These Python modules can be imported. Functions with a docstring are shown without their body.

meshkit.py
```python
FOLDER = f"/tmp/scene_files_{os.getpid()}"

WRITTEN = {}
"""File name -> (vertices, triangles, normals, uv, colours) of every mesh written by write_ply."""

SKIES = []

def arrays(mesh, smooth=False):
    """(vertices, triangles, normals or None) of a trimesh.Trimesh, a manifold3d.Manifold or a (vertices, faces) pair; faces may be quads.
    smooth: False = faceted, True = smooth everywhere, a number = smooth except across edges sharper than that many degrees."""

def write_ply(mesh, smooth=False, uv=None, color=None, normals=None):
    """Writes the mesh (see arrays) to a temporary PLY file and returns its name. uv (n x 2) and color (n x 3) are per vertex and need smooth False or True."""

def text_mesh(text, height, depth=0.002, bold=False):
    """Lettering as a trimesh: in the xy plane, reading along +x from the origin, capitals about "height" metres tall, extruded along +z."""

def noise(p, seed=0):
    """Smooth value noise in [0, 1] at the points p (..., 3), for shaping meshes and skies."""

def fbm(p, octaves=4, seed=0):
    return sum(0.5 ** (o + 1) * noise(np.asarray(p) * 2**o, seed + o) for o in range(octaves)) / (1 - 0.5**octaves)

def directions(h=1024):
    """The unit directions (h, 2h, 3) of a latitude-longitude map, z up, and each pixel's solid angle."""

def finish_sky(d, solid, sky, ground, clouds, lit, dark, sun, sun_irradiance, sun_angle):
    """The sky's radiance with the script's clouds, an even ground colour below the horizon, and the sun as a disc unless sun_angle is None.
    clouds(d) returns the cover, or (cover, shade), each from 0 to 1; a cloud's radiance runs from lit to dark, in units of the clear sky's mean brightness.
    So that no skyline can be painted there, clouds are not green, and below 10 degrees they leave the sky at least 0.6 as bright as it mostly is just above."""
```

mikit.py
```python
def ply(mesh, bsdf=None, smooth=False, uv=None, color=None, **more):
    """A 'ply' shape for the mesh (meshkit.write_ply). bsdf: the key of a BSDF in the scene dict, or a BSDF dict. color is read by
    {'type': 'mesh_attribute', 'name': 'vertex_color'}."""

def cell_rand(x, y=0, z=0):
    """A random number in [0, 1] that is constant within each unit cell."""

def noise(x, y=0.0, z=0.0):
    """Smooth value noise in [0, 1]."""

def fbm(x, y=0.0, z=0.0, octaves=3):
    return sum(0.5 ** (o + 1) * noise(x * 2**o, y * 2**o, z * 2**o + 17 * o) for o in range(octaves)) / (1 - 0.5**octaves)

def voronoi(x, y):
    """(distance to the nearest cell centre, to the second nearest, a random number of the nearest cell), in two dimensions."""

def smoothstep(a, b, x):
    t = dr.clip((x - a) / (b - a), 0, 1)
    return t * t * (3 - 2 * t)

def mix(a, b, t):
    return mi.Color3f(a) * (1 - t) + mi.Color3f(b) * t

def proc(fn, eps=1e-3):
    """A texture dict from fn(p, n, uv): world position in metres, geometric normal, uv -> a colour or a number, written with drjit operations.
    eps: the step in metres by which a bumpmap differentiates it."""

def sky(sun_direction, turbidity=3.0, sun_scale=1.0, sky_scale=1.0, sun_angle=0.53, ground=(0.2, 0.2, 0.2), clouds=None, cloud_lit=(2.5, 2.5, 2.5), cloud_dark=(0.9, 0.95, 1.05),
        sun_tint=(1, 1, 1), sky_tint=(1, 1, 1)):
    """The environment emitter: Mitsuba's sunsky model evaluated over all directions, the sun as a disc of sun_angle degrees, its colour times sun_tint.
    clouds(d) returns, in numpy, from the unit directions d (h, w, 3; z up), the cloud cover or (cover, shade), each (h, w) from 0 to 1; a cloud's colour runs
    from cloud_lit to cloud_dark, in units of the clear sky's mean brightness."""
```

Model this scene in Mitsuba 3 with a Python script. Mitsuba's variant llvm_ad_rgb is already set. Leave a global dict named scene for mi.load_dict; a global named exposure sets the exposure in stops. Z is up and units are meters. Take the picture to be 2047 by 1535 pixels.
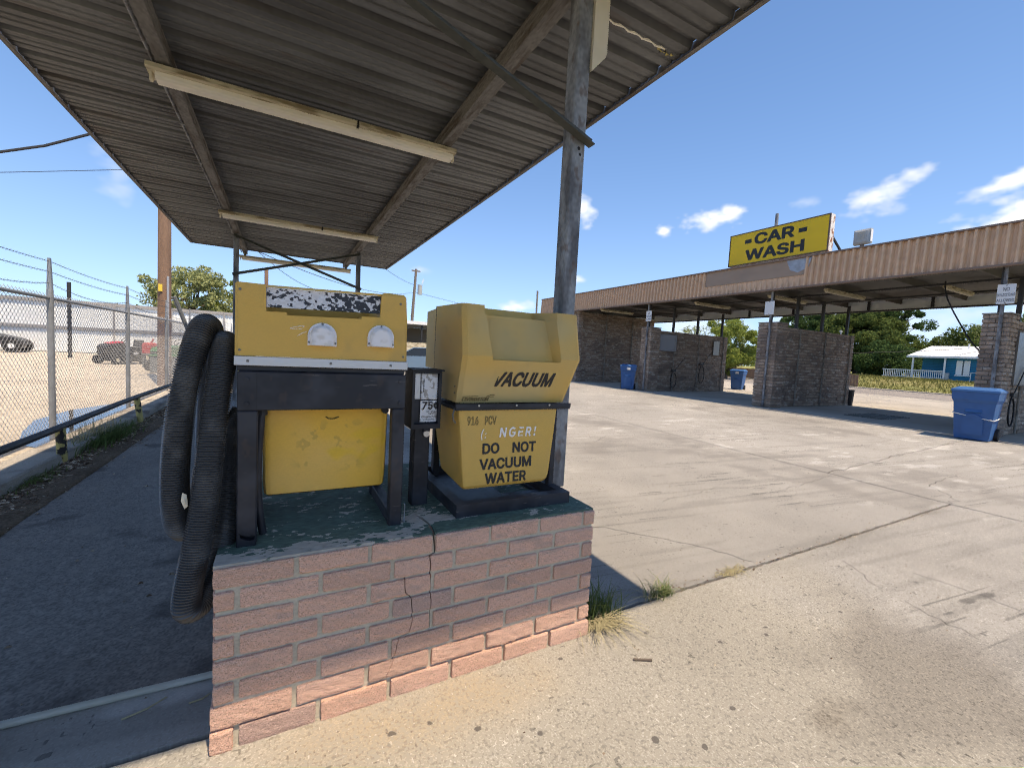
import math, random
import numpy as np, trimesh, drjit as dr, mitsuba as mi, mikit, meshkit
import manifold3d as m3
from shapely.geometry import Polygon, LineString, box as sbox
from shapely.ops import unary_union
from mikit import proc, noise, fbm, voronoi, cell_rand, smoothstep, mix
T = mi.ScalarTransform4f
V = lambda *a: np.array(a, float)

# ------------------------------------------------------------------ camera, sky, exposure
EYE = V(0, 0, 1.40)
yaw, pitch, roll = np.radians([28.15, -3.96, -3.02])
fwd = V(math.sin(yaw) * math.cos(pitch), math.cos(yaw) * math.cos(pitch), math.sin(pitch))
rgt = V(math.cos(yaw), -math.sin(yaw), 0)
dwn = np.cross(fwd, rgt)
up_cam = -(-math.sin(roll) * rgt + math.cos(roll) * dwn)
scene, labels = {}, {}
scene['camera'] = {'type': 'perspective', 'fov': 100.0, 'fov_axis': 'x', 'near_clip': 0.05, 'far_clip': 2000.0,
                   'to_world': T().look_at(origin=EYE.tolist(), target=(EYE + fwd).tolist(), up=up_cam.tolist())}
exposure = 2.0


def clouds(d):
    az = np.degrees(np.arctan2(d[..., 0], d[..., 1]))
    el = np.degrees(np.arcsin(np.clip(d[..., 2], -1, 1)))
    n1 = meshkit.fbm(d * V(26, 26, 40), 5, 3)
    n2 = meshkit.fbm(d * V(60, 60, 90), 4, 9)
    cov = np.zeros(az.shape)

    def puff(a, e, ra, re, tilt=0.0, amount=1.0, rough=1.3):
        nonlocal cov
        x = (az - a) * math.cos(math.radians(e)) / ra
        y = (el - e - tilt * (az - a)) / re
        r = .92 - np.sqrt(x * x + y * y) + (n1 - 0.5) * rough * 1.15 + (n2 - 0.5) * 1.1
        cov = np.maximum(cov, amount * np.clip(r * 1.35, 0, 1))
    puff(52.0, 16.6, 3.9, 1.2, 0.10)
    puff(53.8, 17.3, 1.9, 1.0, 0.1)
    puff(46.3, 15.8, 1.2, 0.7)
    puff(67.2, 17.4, 3.4, 1.3, 0.30, 0.75, 1.7)
    puff(66.2, 15.9, 2.6, 1.0, 0.1, 0.6, 1.8)
    puff(75.8, 16.6, 3.4, 1.0, 0.22, 0.95)
    puff(78.2, 14.6, 6.4, 2.2, 0.22)
    puff(36.4, 18.2, 1.7, 1.7, -0.3, 0.9)
    puff(36.0, 10.0, 1.2, 0.6, 0, 0.6)
    puff(60.4, 17.6, 1.8, 0.7, 0, 0.28, 1.8)
    puff(27.7, 6.0, 3.2, 0.9, 0, 0.95)
    puff(-14.6, 16.2, 1.5, 4.0, -0.8, 0.30, 1.6)
    puff(-17.0, 20.0, 1.6, 2.0, -0.8, 0.22, 1.6)
    puff(15.5, 10.0, 1.5, 0.6, 0, 0.35)
    for a, e, ra, re, am in [(68, 5.5, 12, 2.5, .42), (50, 4.5, 9, 2.0, .42), (82, 7, 9, 3.2, .6), (40, 3.2, 8, 1.4, .5), (100, 14, 12, 3, .8), (125, 20, 10, 3, .8),
                            (-60, 14, 12, 2, .6), (-100, 18, 10, 3, .7), (160, 15, 14, 3, .8), (-150, 22, 12, 4, .7)]:
        puff(a, e, ra, re, 0, am, 1.5)
    shade = np.clip(0.55 - cov * 0.7 + (n2 - .5), 0, .6)
    return cov, shade


SUN = V(0.124, -0.431, 1.0)
scene['sky'] = mikit.sky(SUN, turbidity=2.4, clouds=clouds, ground=(0.22, 0.19, 0.15), cloud_lit=(2.5, 2.5, 2.5), cloud_dark=(1.6, 1.65, 1.75), sky_tint=(.97, 1.0, 1.06), sun_tint=(1.03, 1.0, .95), sky_scale=1.35)

# ------------------------------------------------------------------ bookkeeping
USED, COUNT = set(), {}


def fresh(k):
    c = COUNT.get(k, 0)
    COUNT[k] = c + 1
    q = k if c == 0 else f'{k}_{c:03d}'
    USED.add(q)
    return q


def thing(name, label=None, cat=None, group=None, kind=None):
    k = fresh(name)
    e = {}
    if label: e['label'] = label
    if cat: e['category'] = cat
    if group: e['group'] = group
    if kind: e['kind'] = kind
    if e: labels[k] = e
    return k


def part(parent, name, mesh, mat, smooth=False, label=None, kind=None, **more):
    k = fresh(parent + '__' + name)
    scene[k] = mesh if isinstance(mesh, dict) else mikit.ply(mesh, mat, smooth=smooth, **more)
    if label or kind:
        labels[k] = {**({'label': label} if label else {}), **({'kind': kind} if kind else {})}
    return k


def single(name, mesh, mat, label=None, cat=None, smooth=False, group=None, kind=None):
    k = thing(name, label, cat, group, kind)
    scene[k] = mesh if isinstance(mesh, dict) else mikit.ply(mesh, mat, smooth=smooth)
    return k


# ------------------------------------------------------------------ mesh helpers
def tm(m):
    if isinstance(m, m3.Manifold):
        q = m.to_mesh()
        return trimesh.Trimesh(np.array(q.vert_properties[:, :3], float), np.array(q.tri_verts), process=False)
    return m


def cat(*ms):
    return trimesh.util.concatenate([tm(m) for m in ms])


def bx(x0, x1, y0, y1, z0, z1):
    m = trimesh.creation.box((x1 - x0, y1 - y0, z1 - z0))
    m.apply_translation(((x0 + x1) / 2, (y0 + y1) / 2, (z0 + z1) / 2))
    return m


def mbx(x0, x1, y0, y1, z0, z1):
    return m3.Manifold.cube((x1 - x0, y1 - y0, z1 - z0)).translate((x0, y0, z0))


def cbx(x0, x1, y0, y1, z0, z1, c=0.004):
    """box with chamfered edges"""
    pts = []
    for a, X in ((1, x0), (-1, x1)):
        for b, Y in ((1, y0), (-1, y1)):
            for d, Z in ((1, z0), (-1, z1)):
                pts += [(X, Y + b * c, Z + d * c), (X + a * c, Y, Z + d * c), (X + a * c, Y + b * c, Z)]
    return m3.Manifold.hull_points(pts)


def hull(pts):
    return m3.Manifold.hull_points([tuple(map(float, p)) for p in pts])


def prism(poly, axis, a, b):
    """polygon (list of 2-d points) extruded along an axis from a to b; axis y: points are (x, z); axis x: (y, z); axis z: (x, y)"""
    P = np.array(poly, float)
    if np.sum(P[:, 0] * np.roll(P[:, 1], -1) - np.roll(P[:, 0], -1) * P[:, 1]) < 0:
        P = P[::-1]
    m = m3.Manifold.extrude(m3.CrossSection([P]), b - a)
    q = m.to_mesh()
    v, f = np.array(q.vert_properties[:, :3], float), np.array(q.tri_verts)
    if axis == 'z':
        v = v + [0, 0, a]
    elif axis == 'y':
        v = np.stack([v[:, 0], v[:, 2] + a, v[:, 1]], -1); f = f[:, ::-1]
    else:
        v = np.stack([v[:, 2] + a, v[:, 0], v[:, 1]], -1)
    return m3.Manifold(m3.Mesh(v.astype(np.float32), f.astype(np.uint32)))


def rod(a, b, r, n=10, r2=None):
    a, b = V(*a), V(*b)
    return tube([a, b], [r, r if r2 is None else r2], n)


def tube(pts, r, n=10, caps=True):
    p = np.asarray(pts, float)
    r = np.broadcast_to(np.asarray(r, float), (len(p),))
    t = np.gradient(p, axis=0); t /= np.linalg.norm(t, axis=1, keepdims=True) + 1e-12
    a = np.zeros_like(p)
    ref = V(0, 0, 1) if abs(t[0, 2]) < .9 else V(1, 0, 0)
    for i in range(len(p)):
        u = ref - t[i] * (ref @ t[i]); u /= np.linalg.norm(u) + 1e-12
        a[i] = u; ref = u
    b = np.cross(t, a)
    ang = np.arange(n) * 2 * np.pi / n
    v = p[:, None] + r[:, None, None] * (np.cos(ang)[None, :, None] * a[:, None] + np.sin(ang)[None, :, None] * b[:, None])
    i, j = np.meshgrid(np.arange(len(p) - 1), np.arange(n), indexing='ij')
    q = np.stack([i * n + j, i * n + (j + 1) % n, (i + 1) * n + (j + 1) % n, (i + 1) * n + j], -1).reshape(-1, 4)
    f = np.vstack([q[:, [0, 1, 2]], q[:, [0, 2, 3]]])
    v = v.reshape(-1, 3)
    if caps:
        L = len(v)
        v = np.vstack([v, p[0], p[-1]])
        k = np.arange(n)
        f = np.vstack([f, np.stack([np.full(n, L), (k + 1) % n, k], -1), np.stack([np.full(n, L + 1), (len(p) - 1) * n + k, (len(p) - 1) * n + (k + 1) % n], -1)])
    return trimesh.Trimesh(v, f, process=False)


def beam(a, b, w, h, up=(0, 0, 1)):
    """rectangular bar from a to b, w across, h along up"""
    a, b, u = V(*a), V(*b), V(*up)
    t = (b - a) / np.linalg.norm(b - a)
    s = np.cross(t, u); s /= np.linalg.norm(s)
    u = np.cross(s, t)
    pts = [p + i * s * w / 2 + j * u * h / 2 for p in (a, b) for i in (-1, 1) for j in (-1, 1)]
    return hull(pts)


def angle_iron(a, b, w, th, n1, n2):
    """L-section: two thin plates along a-b that share the edge line; n1, n2 the directions of the two legs"""
    a, b, n1, n2 = V(*a), V(*b), V(*n1), V(*n2)
    t = (b - a) / np.linalg.norm(b - a)
    n1 = n1 - t * (n1 @ t); n1 /= np.linalg.norm(n1)
    n2 = n2 - t * (n2 @ t) - n1 * (n2 @ n1); n2 /= np.linalg.norm(n2)
    p1 = hull([p + i * n1 * w + j * n2 * th for p in (a, b) for i in (0, 1) for j in (0, 1)])
    p2 = hull([p + i * n2 * w + j * n1 * th for p in (a, b) for i in (0, 1) for j in (0, 1)])
    return p1 + p2


def smooth_path(pts, step):
    from scipy.interpolate import CubicSpline
    p = np.asarray(pts, float)
    s = np.r_[0, np.cumsum(np.sqrt(np.linalg.norm(np.diff(p, axis=0), axis=1)))]
    c = CubicSpline(s, p)
    q = c(np.linspace(0, s[-1], 20000))
    L = np.r_[0, np.cumsum(np.linalg.norm(np.diff(q, axis=0), axis=1))]
    u = np.arange(0, L[-1], step)
    return np.stack([np.interp(u, L, q[:, k]) for k in range(3)], -1)


def outline_shape(m):
    tri = m.triangles[m.face_normals[:, 2] > .9][:, :, :2]
    return unary_union([Polygon(t).buffer(1e-6) for t in tri if Polygon(t).area > 1e-13])


def heavy(m, w, depth):
    g = outline_shape(m).buffer(w, join_style=2).simplify(w * .08)
    return trimesh.util.concatenate([trimesh.creation.extrude_polygon(k, depth, engine='earcut') for k in getattr(g, 'geoms', [g]) if k.area > 1e-9])


def text(s, height, frame, origin, depth=.002, bold=False, shear=0., xs=1., center=False, width=None):
    """frame 'y': on a face that looks to -y; frame 'x': on a face that looks to -x"""
    m = meshkit.text_mesh(s, height, depth, bool(bold))
    if bold:
        m = heavy(m, height * (.016 if bold is True else bold), depth)
    v = m.vertices.copy()
    if width: v[:, 0] -= v[:, 0].min(); xs = width / v[:, 0].max()
    if center: v[:, 0] -= (v[:, 0].min() + v[:, 0].max()) / 2
    v[:, 0] = v[:, 0] * xs + v[:, 1] * shear
    ex, ey, ez = ((V(1, 0, 0), V(0, 0, 1), V(0, -1, 0)) if frame == 'y' else (V(0, -1, 0), V(0, 0, 1), V(-1, 0, 0)))
    m.vertices = V(*origin) + v[:, :1] * ex + v[:, 1:2] * ey + v[:, 2:3] * ez
    return m


def rough_brick(x0, x1, y0, y1, z0, z1, nx, ny, nz, r, amp, seed, freq=40):
    m = trimesh.creation.box((1, 1, 1))
    # grid faces
    vs, fs, off = [], [], 0
    for ax in range(3):
        u, w = [(1, 2), (2, 0), (0, 1)][ax]
        n = (nx, ny, nz)
        a, b = np.meshgrid(np.linspace(0, 1, n[u] + 1), np.linspace(0, 1, n[w] + 1), indexing='ij')
        for s in (0, 1):
            p = np.zeros(a.shape + (3,)); p[..., ax] = s; p[..., u] = a; p[..., w] = b
            i, j = np.meshgrid(np.arange(n[u]), np.arange(n[w]), indexing='ij')
            k = lambda i, j: off + i * (n[w] + 1) + j
            q = np.stack([k(i, j), k(i + 1, j), k(i + 1, j + 1), k(i, j + 1)], -1).reshape(-1, 4)
            if s == 0: q = q[:, ::-1]
            vs.append(p.reshape(-1, 3)); fs.append(q); off += p.shape[0] * p.shape[1]
    v = np.vstack(vs); q = np.vstack(fs)
    v = V(x0, y0, z0) + v * V(x1 - x0, y1 - y0, z1 - z0)
    m = trimesh.Trimesh(v, np.vstack([q[:, [0, 1, 2]], q[:, [0, 2, 3]]]), process=False)
    m.merge_vertices(digits_vertex=6)
    v = m.vertices
    lo, hi = V(x0, y0, z0) + r, V(x1, y1, z1) - r
    c = np.clip(v, lo, hi)
    d = v - c
    l = np.linalg.norm(d, axis=1, keepdims=True)
    v2 = np.where(l > 1e-9, c + d / np.maximum(l, 1e-9) * r, v)
    N = np.where(l > 1e-9, d / np.maximum(l, 1e-9), 0)
    nn = (meshkit.fbm(v2 * freq + seed * 3.7, 3, seed % 97) - .5)[:, None]
    m.vertices = v2 + N * nn * amp * 2
    return m


# ------------------------------------------------------------------ materials
def mat(name, d):
    scene[name] = d
    return name


def rgb(*c):
    return {'type': 'rgb', 'value': list(c)}


def flat(name, c, rough=.6, metal=0., spec=.5, **k):
    return mat(name, {'type': 'twosided', 'bsdf': {'type': 'principled', 'base_color': rgb(*c), 'roughness': rough, 'metallic': metal, 'specular': spec, **k}})


def pmat(name, fn, rough=.7, metal=0., bump=None, bscale=.001, spec=.4, eps=1e-3):
    b = {'type': 'principled', 'base_color': proc(fn), 'roughness': proc(rough) if callable(rough) else rough, 'metallic': metal, 'specular': spec}
    if bump is not None:
        b = {'type': 'bumpmap', 'arbitrary': proc(bump, eps), 'scale': bscale, 'bsdf': b}
    return mat(name, {'type': 'twosided', 'bsdf': b})


C3 = mi.Color3f


def concrete_fn(p, n, uv):
    x, y = p.x, p.y
    big = fbm(x * .45, y * .45, 2.0, 3)
    mid = fbm(x * 2.2, y * 2.2, 7.0, 4)
    fine = noise(x * 210, y * 210, 3.)
    grit = noise(x * 130, y * 130, 9.)
    rough = smoothstep(1.78, 1.70, y + (mid - .5) * .02) * smoothstep(6.7, 6.5, x)
    warm = rough * smoothstep(3.9, 2.2, x + (big - .5) * 2.2 + (mid - .5) * 1.2 + (1.7 - y) * .25)
    base = mix(C3(.250, .238, .215), C3(.285, .266, .224), warm)
    base = base * (.74 + .32 * big + .22 * mid)
    # sand and pebbles of the worn front slab, finer dusting elsewhere
    peb = smoothstep(.56, .84, fine) * .44 - smoothstep(.58, .86, grit) * .40
    base = base * (1 + peb * (.26 + .36 * rough))
    white = smoothstep(.90, .95, noise(x * 95, y * 95, 31.)) * smoothstep(.35, .6, mid)
    base = base + C3(.17, .165, .15) * white * rough
    pits = smoothstep(.86, .93, noise(x * 62, y * 62, 77.)) * smoothstep(.4, .6, fbm(x * 3, y * 3, 55., 2))
    base = base * (1 - .45 * pits)
    # scraped, streaky trowel marks of the back slabs
    st = noise(x * .9 + mid, y * 17 + x * 1.6, 4.)
    st2 = noise(x * 2.2 + mid * 2, y * 52 + x * 6, 14.)
    base = base * (1 - (1 - warm) * (smoothstep(.58, .95, st) * .16 + smoothstep(.76, .92, st2) * smoothstep(.45, .65, fbm(x * .8, y * 1.5, 3., 2)) * .42))
    scuff = smoothstep(.60, .80, fbm(x * 2.2, y * 5.5, 31., 4)) * smoothstep(.42, .62, big)
    base = base + C3(.10, .10, .095) * (1 - warm) * scuff
    # old oil and tyre dirt
    oil = smoothstep(.48, .74, fbm(x * .75 + 3.3, y * .75 + 1.2, 5., 4)) * smoothstep(.2, .65, mid)
    base = mix(base, C3(.135, .125, .112), oil * .6)
    d1 = dr.sqrt(dr.square((x - 2.75) / .95) + dr.square((y - .72) / .42))
    base = mix(base, C3(.125, .112, .098) * (1 + peb * .9), smoothstep(1.15, .25, d1 + (mid - .5) * 1.9) * (.36 + .3 * big))
    d2 = dr.sqrt(dr.square((x - 1.98) / .22) + dr.square((y - .83) / .10))
    base = mix(base, C3(.12, .10, .075), smoothstep(1.2, .3, d2 + (mid - .5) * 2.6) * (.15 + .5 * grit))
    # iron-stained sand washed along the foot of the brick base
    sand = smoothstep(.30, .0, dr.abs(y - 1.60 + (mid - .5) * .30)) * smoothstep(1.3, .9, x) * smoothstep(-.2, .2, x) * rough
    base = mix(base, C3(.37, .275, .155), sand * smoothstep(.35, .7, mid) * (.05 + .65 * fine))
    return base


SPOTS = [(2.326, 1.293), (2.266, 1.251), (1.673, 1.522), (1.979, 1.312), (1.65, 1.014), (1.241, 1.044), (1.387, .945), (.864, 1.247), (.367, 1.472), (.506, 1.464), (1.157, 1.543), (.66, 1.36), (2.9, 1.2), (3.6, 1.45)]


def concrete_spots(p, n, uv):
    c = concrete_fn(p, n, uv)
    m = noise(p.x * 60, p.y * 60, 1.)
    s = mi.Float(0)
    for i, (a, b) in enumerate(SPOTS):
        r = .012 + .008 * ((i * 37) % 10) / 10
        d = dr.sqrt(dr.square(p.x - a) + dr.square((p.y - b) * 1.15))
        s = dr.maximum(s, smoothstep(r, r * .6, d + (m - .5) * .012))
    return mix(c, C3(.075, .068, .062), s * .8)


def concrete_bump(p, n, uv):
    return noise(p.x * 150, p.y * 150, 0.) * .8 + noise(p.x * 420, p.y * 420, 3.) * .5 + fbm(p.x * 9, p.y * 9, 0., 3) * 2.0


pmat('m_concrete', concrete_spots, .85, bump=concrete_bump, bscale=.0016, spec=.3)
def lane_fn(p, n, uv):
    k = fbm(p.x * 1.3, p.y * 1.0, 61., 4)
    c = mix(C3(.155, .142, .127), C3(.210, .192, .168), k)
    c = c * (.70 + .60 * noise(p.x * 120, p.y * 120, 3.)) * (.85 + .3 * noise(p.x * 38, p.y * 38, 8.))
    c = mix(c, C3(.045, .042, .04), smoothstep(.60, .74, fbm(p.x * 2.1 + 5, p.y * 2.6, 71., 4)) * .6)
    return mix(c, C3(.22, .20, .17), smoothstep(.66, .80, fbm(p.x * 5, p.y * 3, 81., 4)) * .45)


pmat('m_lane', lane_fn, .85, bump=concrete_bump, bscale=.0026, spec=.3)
pmat('m_concrete_far', lambda p, n, uv: C3(.265, .245, .21) * (.75 + .5 * fbm(p.x * .8, p.y * .8, 1., 4)), .9, spec=.2)
pmat('m_curb', lambda p, n, uv: mix(C3(.27, .25, .215), C3(.13, .115, .10), smoothstep(.45, .75, fbm(p.x * 5, p.y * 3, p.z * 9, 4))) * (.8 + .4 * noise(p.x * 120, p.y * 120, p.z * 120)), .9, spec=.2,
     bump=lambda p, n, uv: fbm(p.x * 60, p.y * 60, p.z * 60, 3), bscale=.003)
pmat('m_gravel', lambda p, n, uv: mix(C3(.31, .27, .215), C3(.38, .335, .27), fbm(p.x * .5, p.y * .5, 1., 4)) * (.72 + .5 * noise(p.x * 14, p.y * 14, 2.)) * (.85 + .3 * noise(p.x * 55, p.y * 55, 5.)), .95, spec=.1)
pmat('m_soil', lambda p, n, uv: mix(C3(.07, .052, .036), C3(.15, .115, .078), fbm(p.x * 3, p.y * 3, 1., 4)) * (.6 + .8 * noise(p.x * 80, p.y * 80, 2.)), .95, spec=.1)
pmat('m_field', lambda p, n, uv: mix(C3(.22, .19, .09), C3(.13, .155, .05), fbm(p.x * .3, p.y * .3, 1., 4)) * (.75 + .5 * noise(p.x * 3, p.y * 3, 2.)), .95, spec=.1)
pmat('m_asphalt', lambda p, n, uv: C3(.17, .155, .14) * (.8 + .4 * fbm(p.x * .6, p.y * .6, 1., 4)), .9, spec=.2)


def brick_tone(tone, grey):
    def fn(p, n, uv):
        k = fbm(p.x * 5, p.y * 5, p.z * 14, 3)
        g = noise(p.x * 260, p.y * 260, p.z * 260)
        g2 = noise(p.x * 420, p.y * 420, p.z * 420)
        c = mix(C3(.58, .375, .280), C3(.51, .315, .226), k)
        c = mix(c, C3(.36, .285, .265), grey) * tone
        c = c * (.74 + .46 * g)
        c = mix(c, C3(.13, .08, .065), smoothstep(.70, .80, g2) * .75)
        c = mix(c, C3(.72, .56, .46), smoothstep(.76, .88, noise(p.x * 300 + 9, p.y * 300, p.z * 300)) * .7)
        return mix(c, C3(.24, .20, .17), smoothstep(.58, .76, fbm(p.x * 7, p.y * 7, p.z * 16 + 3, 4)) * .4)
    return fn


def brick_bump(p, n, uv):
    return noise(p.x * 190, p.y * 190, p.z * 230) + .8 * noise(p.x * 420, p.y * 420, p.z * 420) + 1.5 * fbm(p.x * 45, p.y * 45, p.z * 110, 2)


for k_, (tn, gy) in enumerate(((1.0, 0.), (1.06, .12), (.90, .05), (.88, .5))):
    pmat(f'm_brick_{k_}', brick_tone(tn, gy), .88, bump=brick_bump, bscale=.0022, spec=.25)
pmat('m_mortar', lambda p, n, uv: C3(.44, .405, .32) * (.72 + .3 * noise(p.x * 150, p.y * 150, p.z * 150) + .2 * fbm(p.x * 9, p.y * 9, p.z * 9, 3)), .92, spec=.2,
     bump=lambda p, n, uv: noise(p.x * 220, p.y * 220, p.z * 220), bscale=.0012)


def peel_fn(p, n, uv):
    a = fbm(p.x * 7, p.y * 13, p.z * 13, 5)
    b = fbm(p.x * 42, p.y * 80, p.z * 46, 3)
    lip = smoothstep(1.775, 1.69, p.y) * .19 * smoothstep(.62, .42, p.x) + smoothstep(-.08, -.19, p.x) * .05 + smoothstep(.17, .03, dr.sqrt(dr.square(p.x - .57) + dr.square(p.y - 1.83))) * .2
    bare = smoothstep(.605, .625, a * .68 + b * .32 + lip)
    paint = mix(C3(.058, .096, .078), C3(.090, .140, .108), b) * (.7 + .6 * noise(p.x * 60, p.y * 140, 0.))
    conc = C3(.37, .345, .295) * (.72 + .5 * b)
    return mix(paint, conc, bare)


pmat('m_peeling_paint', peel_fn, .7, bump=lambda p, n, uv: smoothstep(.56, .60, fbm(p.x * 9, p.y * 17, p.z * 13, 5) * .62 + fbm(p.x * 60, p.y * 110, p.z * 46, 3) * .38) * -1. + .4 * noise(p.x * 160, p.y * 160, 0.), bscale=.0022)


def yellow_fn(p, n, uv):
    k = fbm(p.x * 4, p.y * 4, p.z * 4, 4)
    c = mix(C3(.62, .375, .066), C3(.56, .355, .095), k)
    c = c * (.93 + .14 * noise(p.x * 500, p.y * 500, p.z * 500))
    grime = smoothstep(.56, .78, fbm(p.x * 9 + 4, p.y * 9, p.z * 5, 4))
    c = mix(c, C3(.27, .19, .08), grime * .28)
    return c


pmat('m_yellow', yellow_fn, .55, bump=lambda p, n, uv: noise(p.x * 420, p.y * 420, p.z * 420), bscale=.0004)


def yellow_faded(p, n, uv):
    c = yellow_fn(p, n, uv)
    fade = smoothstep(.34, .62, fbm(p.x * 2.4 + 2, p.y * 2.4, p.z * 2.6 + 1, 3))
    return mix(c, C3(.45, .365, .18), fade * .65)


pmat('m_yellow_faded', yellow_faded, .62, bump=lambda p, n, uv: noise(p.x * 380, p.y * 380, p.z * 380), bscale=.0005)


def tub_fn(p, n, uv):
    c = mix(C3(.68, .40, .045), C3(.65, .40, .09), smoothstep(.35, .65, fbm(p.x * 3.2, 1., p.z * 2.6, 3)))
    m = fbm(p.x * 34, 5., p.z * 24, 3)
    inner = smoothstep(.16, .10, dr.abs(p.x - .18)) * smoothstep(.13, .06, dr.abs(p.z - .99))
    c = mix(c, C3(.36, .24, .05), smoothstep(.62, .67, m) * inner * .45)
    c = mix(c, C3(.66, .41, .015), smoothstep(.62, .70, fbm(p.x * 5 + 7, 1., p.z * 7 + 3, 3)) * .7)
    return c * (.94 + .12 * noise(p.x * 300, p.y * 300, p.z * 300))


pmat('m_yellow_tub', tub_fn, .5)


def black_steel(p, n, uv):
    k = fbm(p.x * 9, p.y * 9, p.z * 9, 4)
    c = mix(C3(.011, .013, .019), C3(.029, .032, .041), smoothstep(.35, .75, k))
    worn = smoothstep(.72, .80, noise(p.x * 16, p.y * 16, p.z * 110) * .6 + noise(p.x * 45, p.y * 45, p.z * 160) * .4)
    c = mix(c, C3(.13, .115, .105), worn * smoothstep(.5, .62, noise(p.x * 7, p.y * 7, p.z * 7)) * .5)
    rust = smoothstep(.60, .74, fbm(p.x * 26, p.y * 26, p.z * 15, 4))
    return mix(c, C3(.055, .036, .028), rust * .35)


pmat('m_black_steel', black_steel, .5, bump=lambda p, n, uv: fbm(p.x * 70, p.y * 70, p.z * 70, 3), bscale=.0006)
flat('m_black', (.012, .012, .013), .6)
flat('m_print', (.010, .010, .012), .5)
flat('m_outline', (.16, .11, .04), .7)


def chalk_fn(p, n, uv):
    return mix(C3(.78, .74, .68), C3(.60, .36, .06), smoothstep(.66, .74, fbm(p.x * 70, 1., p.z * 70, 3)))


pmat('m_chalk', chalk_fn, .8)


def galv_fn(p, n, uv):
    k = fbm(p.x * 12, p.y * 12, p.z * 3, 4)
    c = mix(C3(.25, .26, .27), C3(.10, .10, .105), smoothstep(.35, .7, k))
    return mix(c, C3(.13, .085, .06), smoothstep(.6, .75, fbm(p.x * 30, p.y * 30, p.z * 12, 3)) * .6) * (.8 + .4 * noise(p.x * 90, p.y * 90, p.z * 50))


pmat('m_galv_dirty', galv_fn, .6, .15, bump=lambda p, n, uv: fbm(p.x * 60, p.y * 60, p.z * 25, 3), bscale=.0008)


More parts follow.
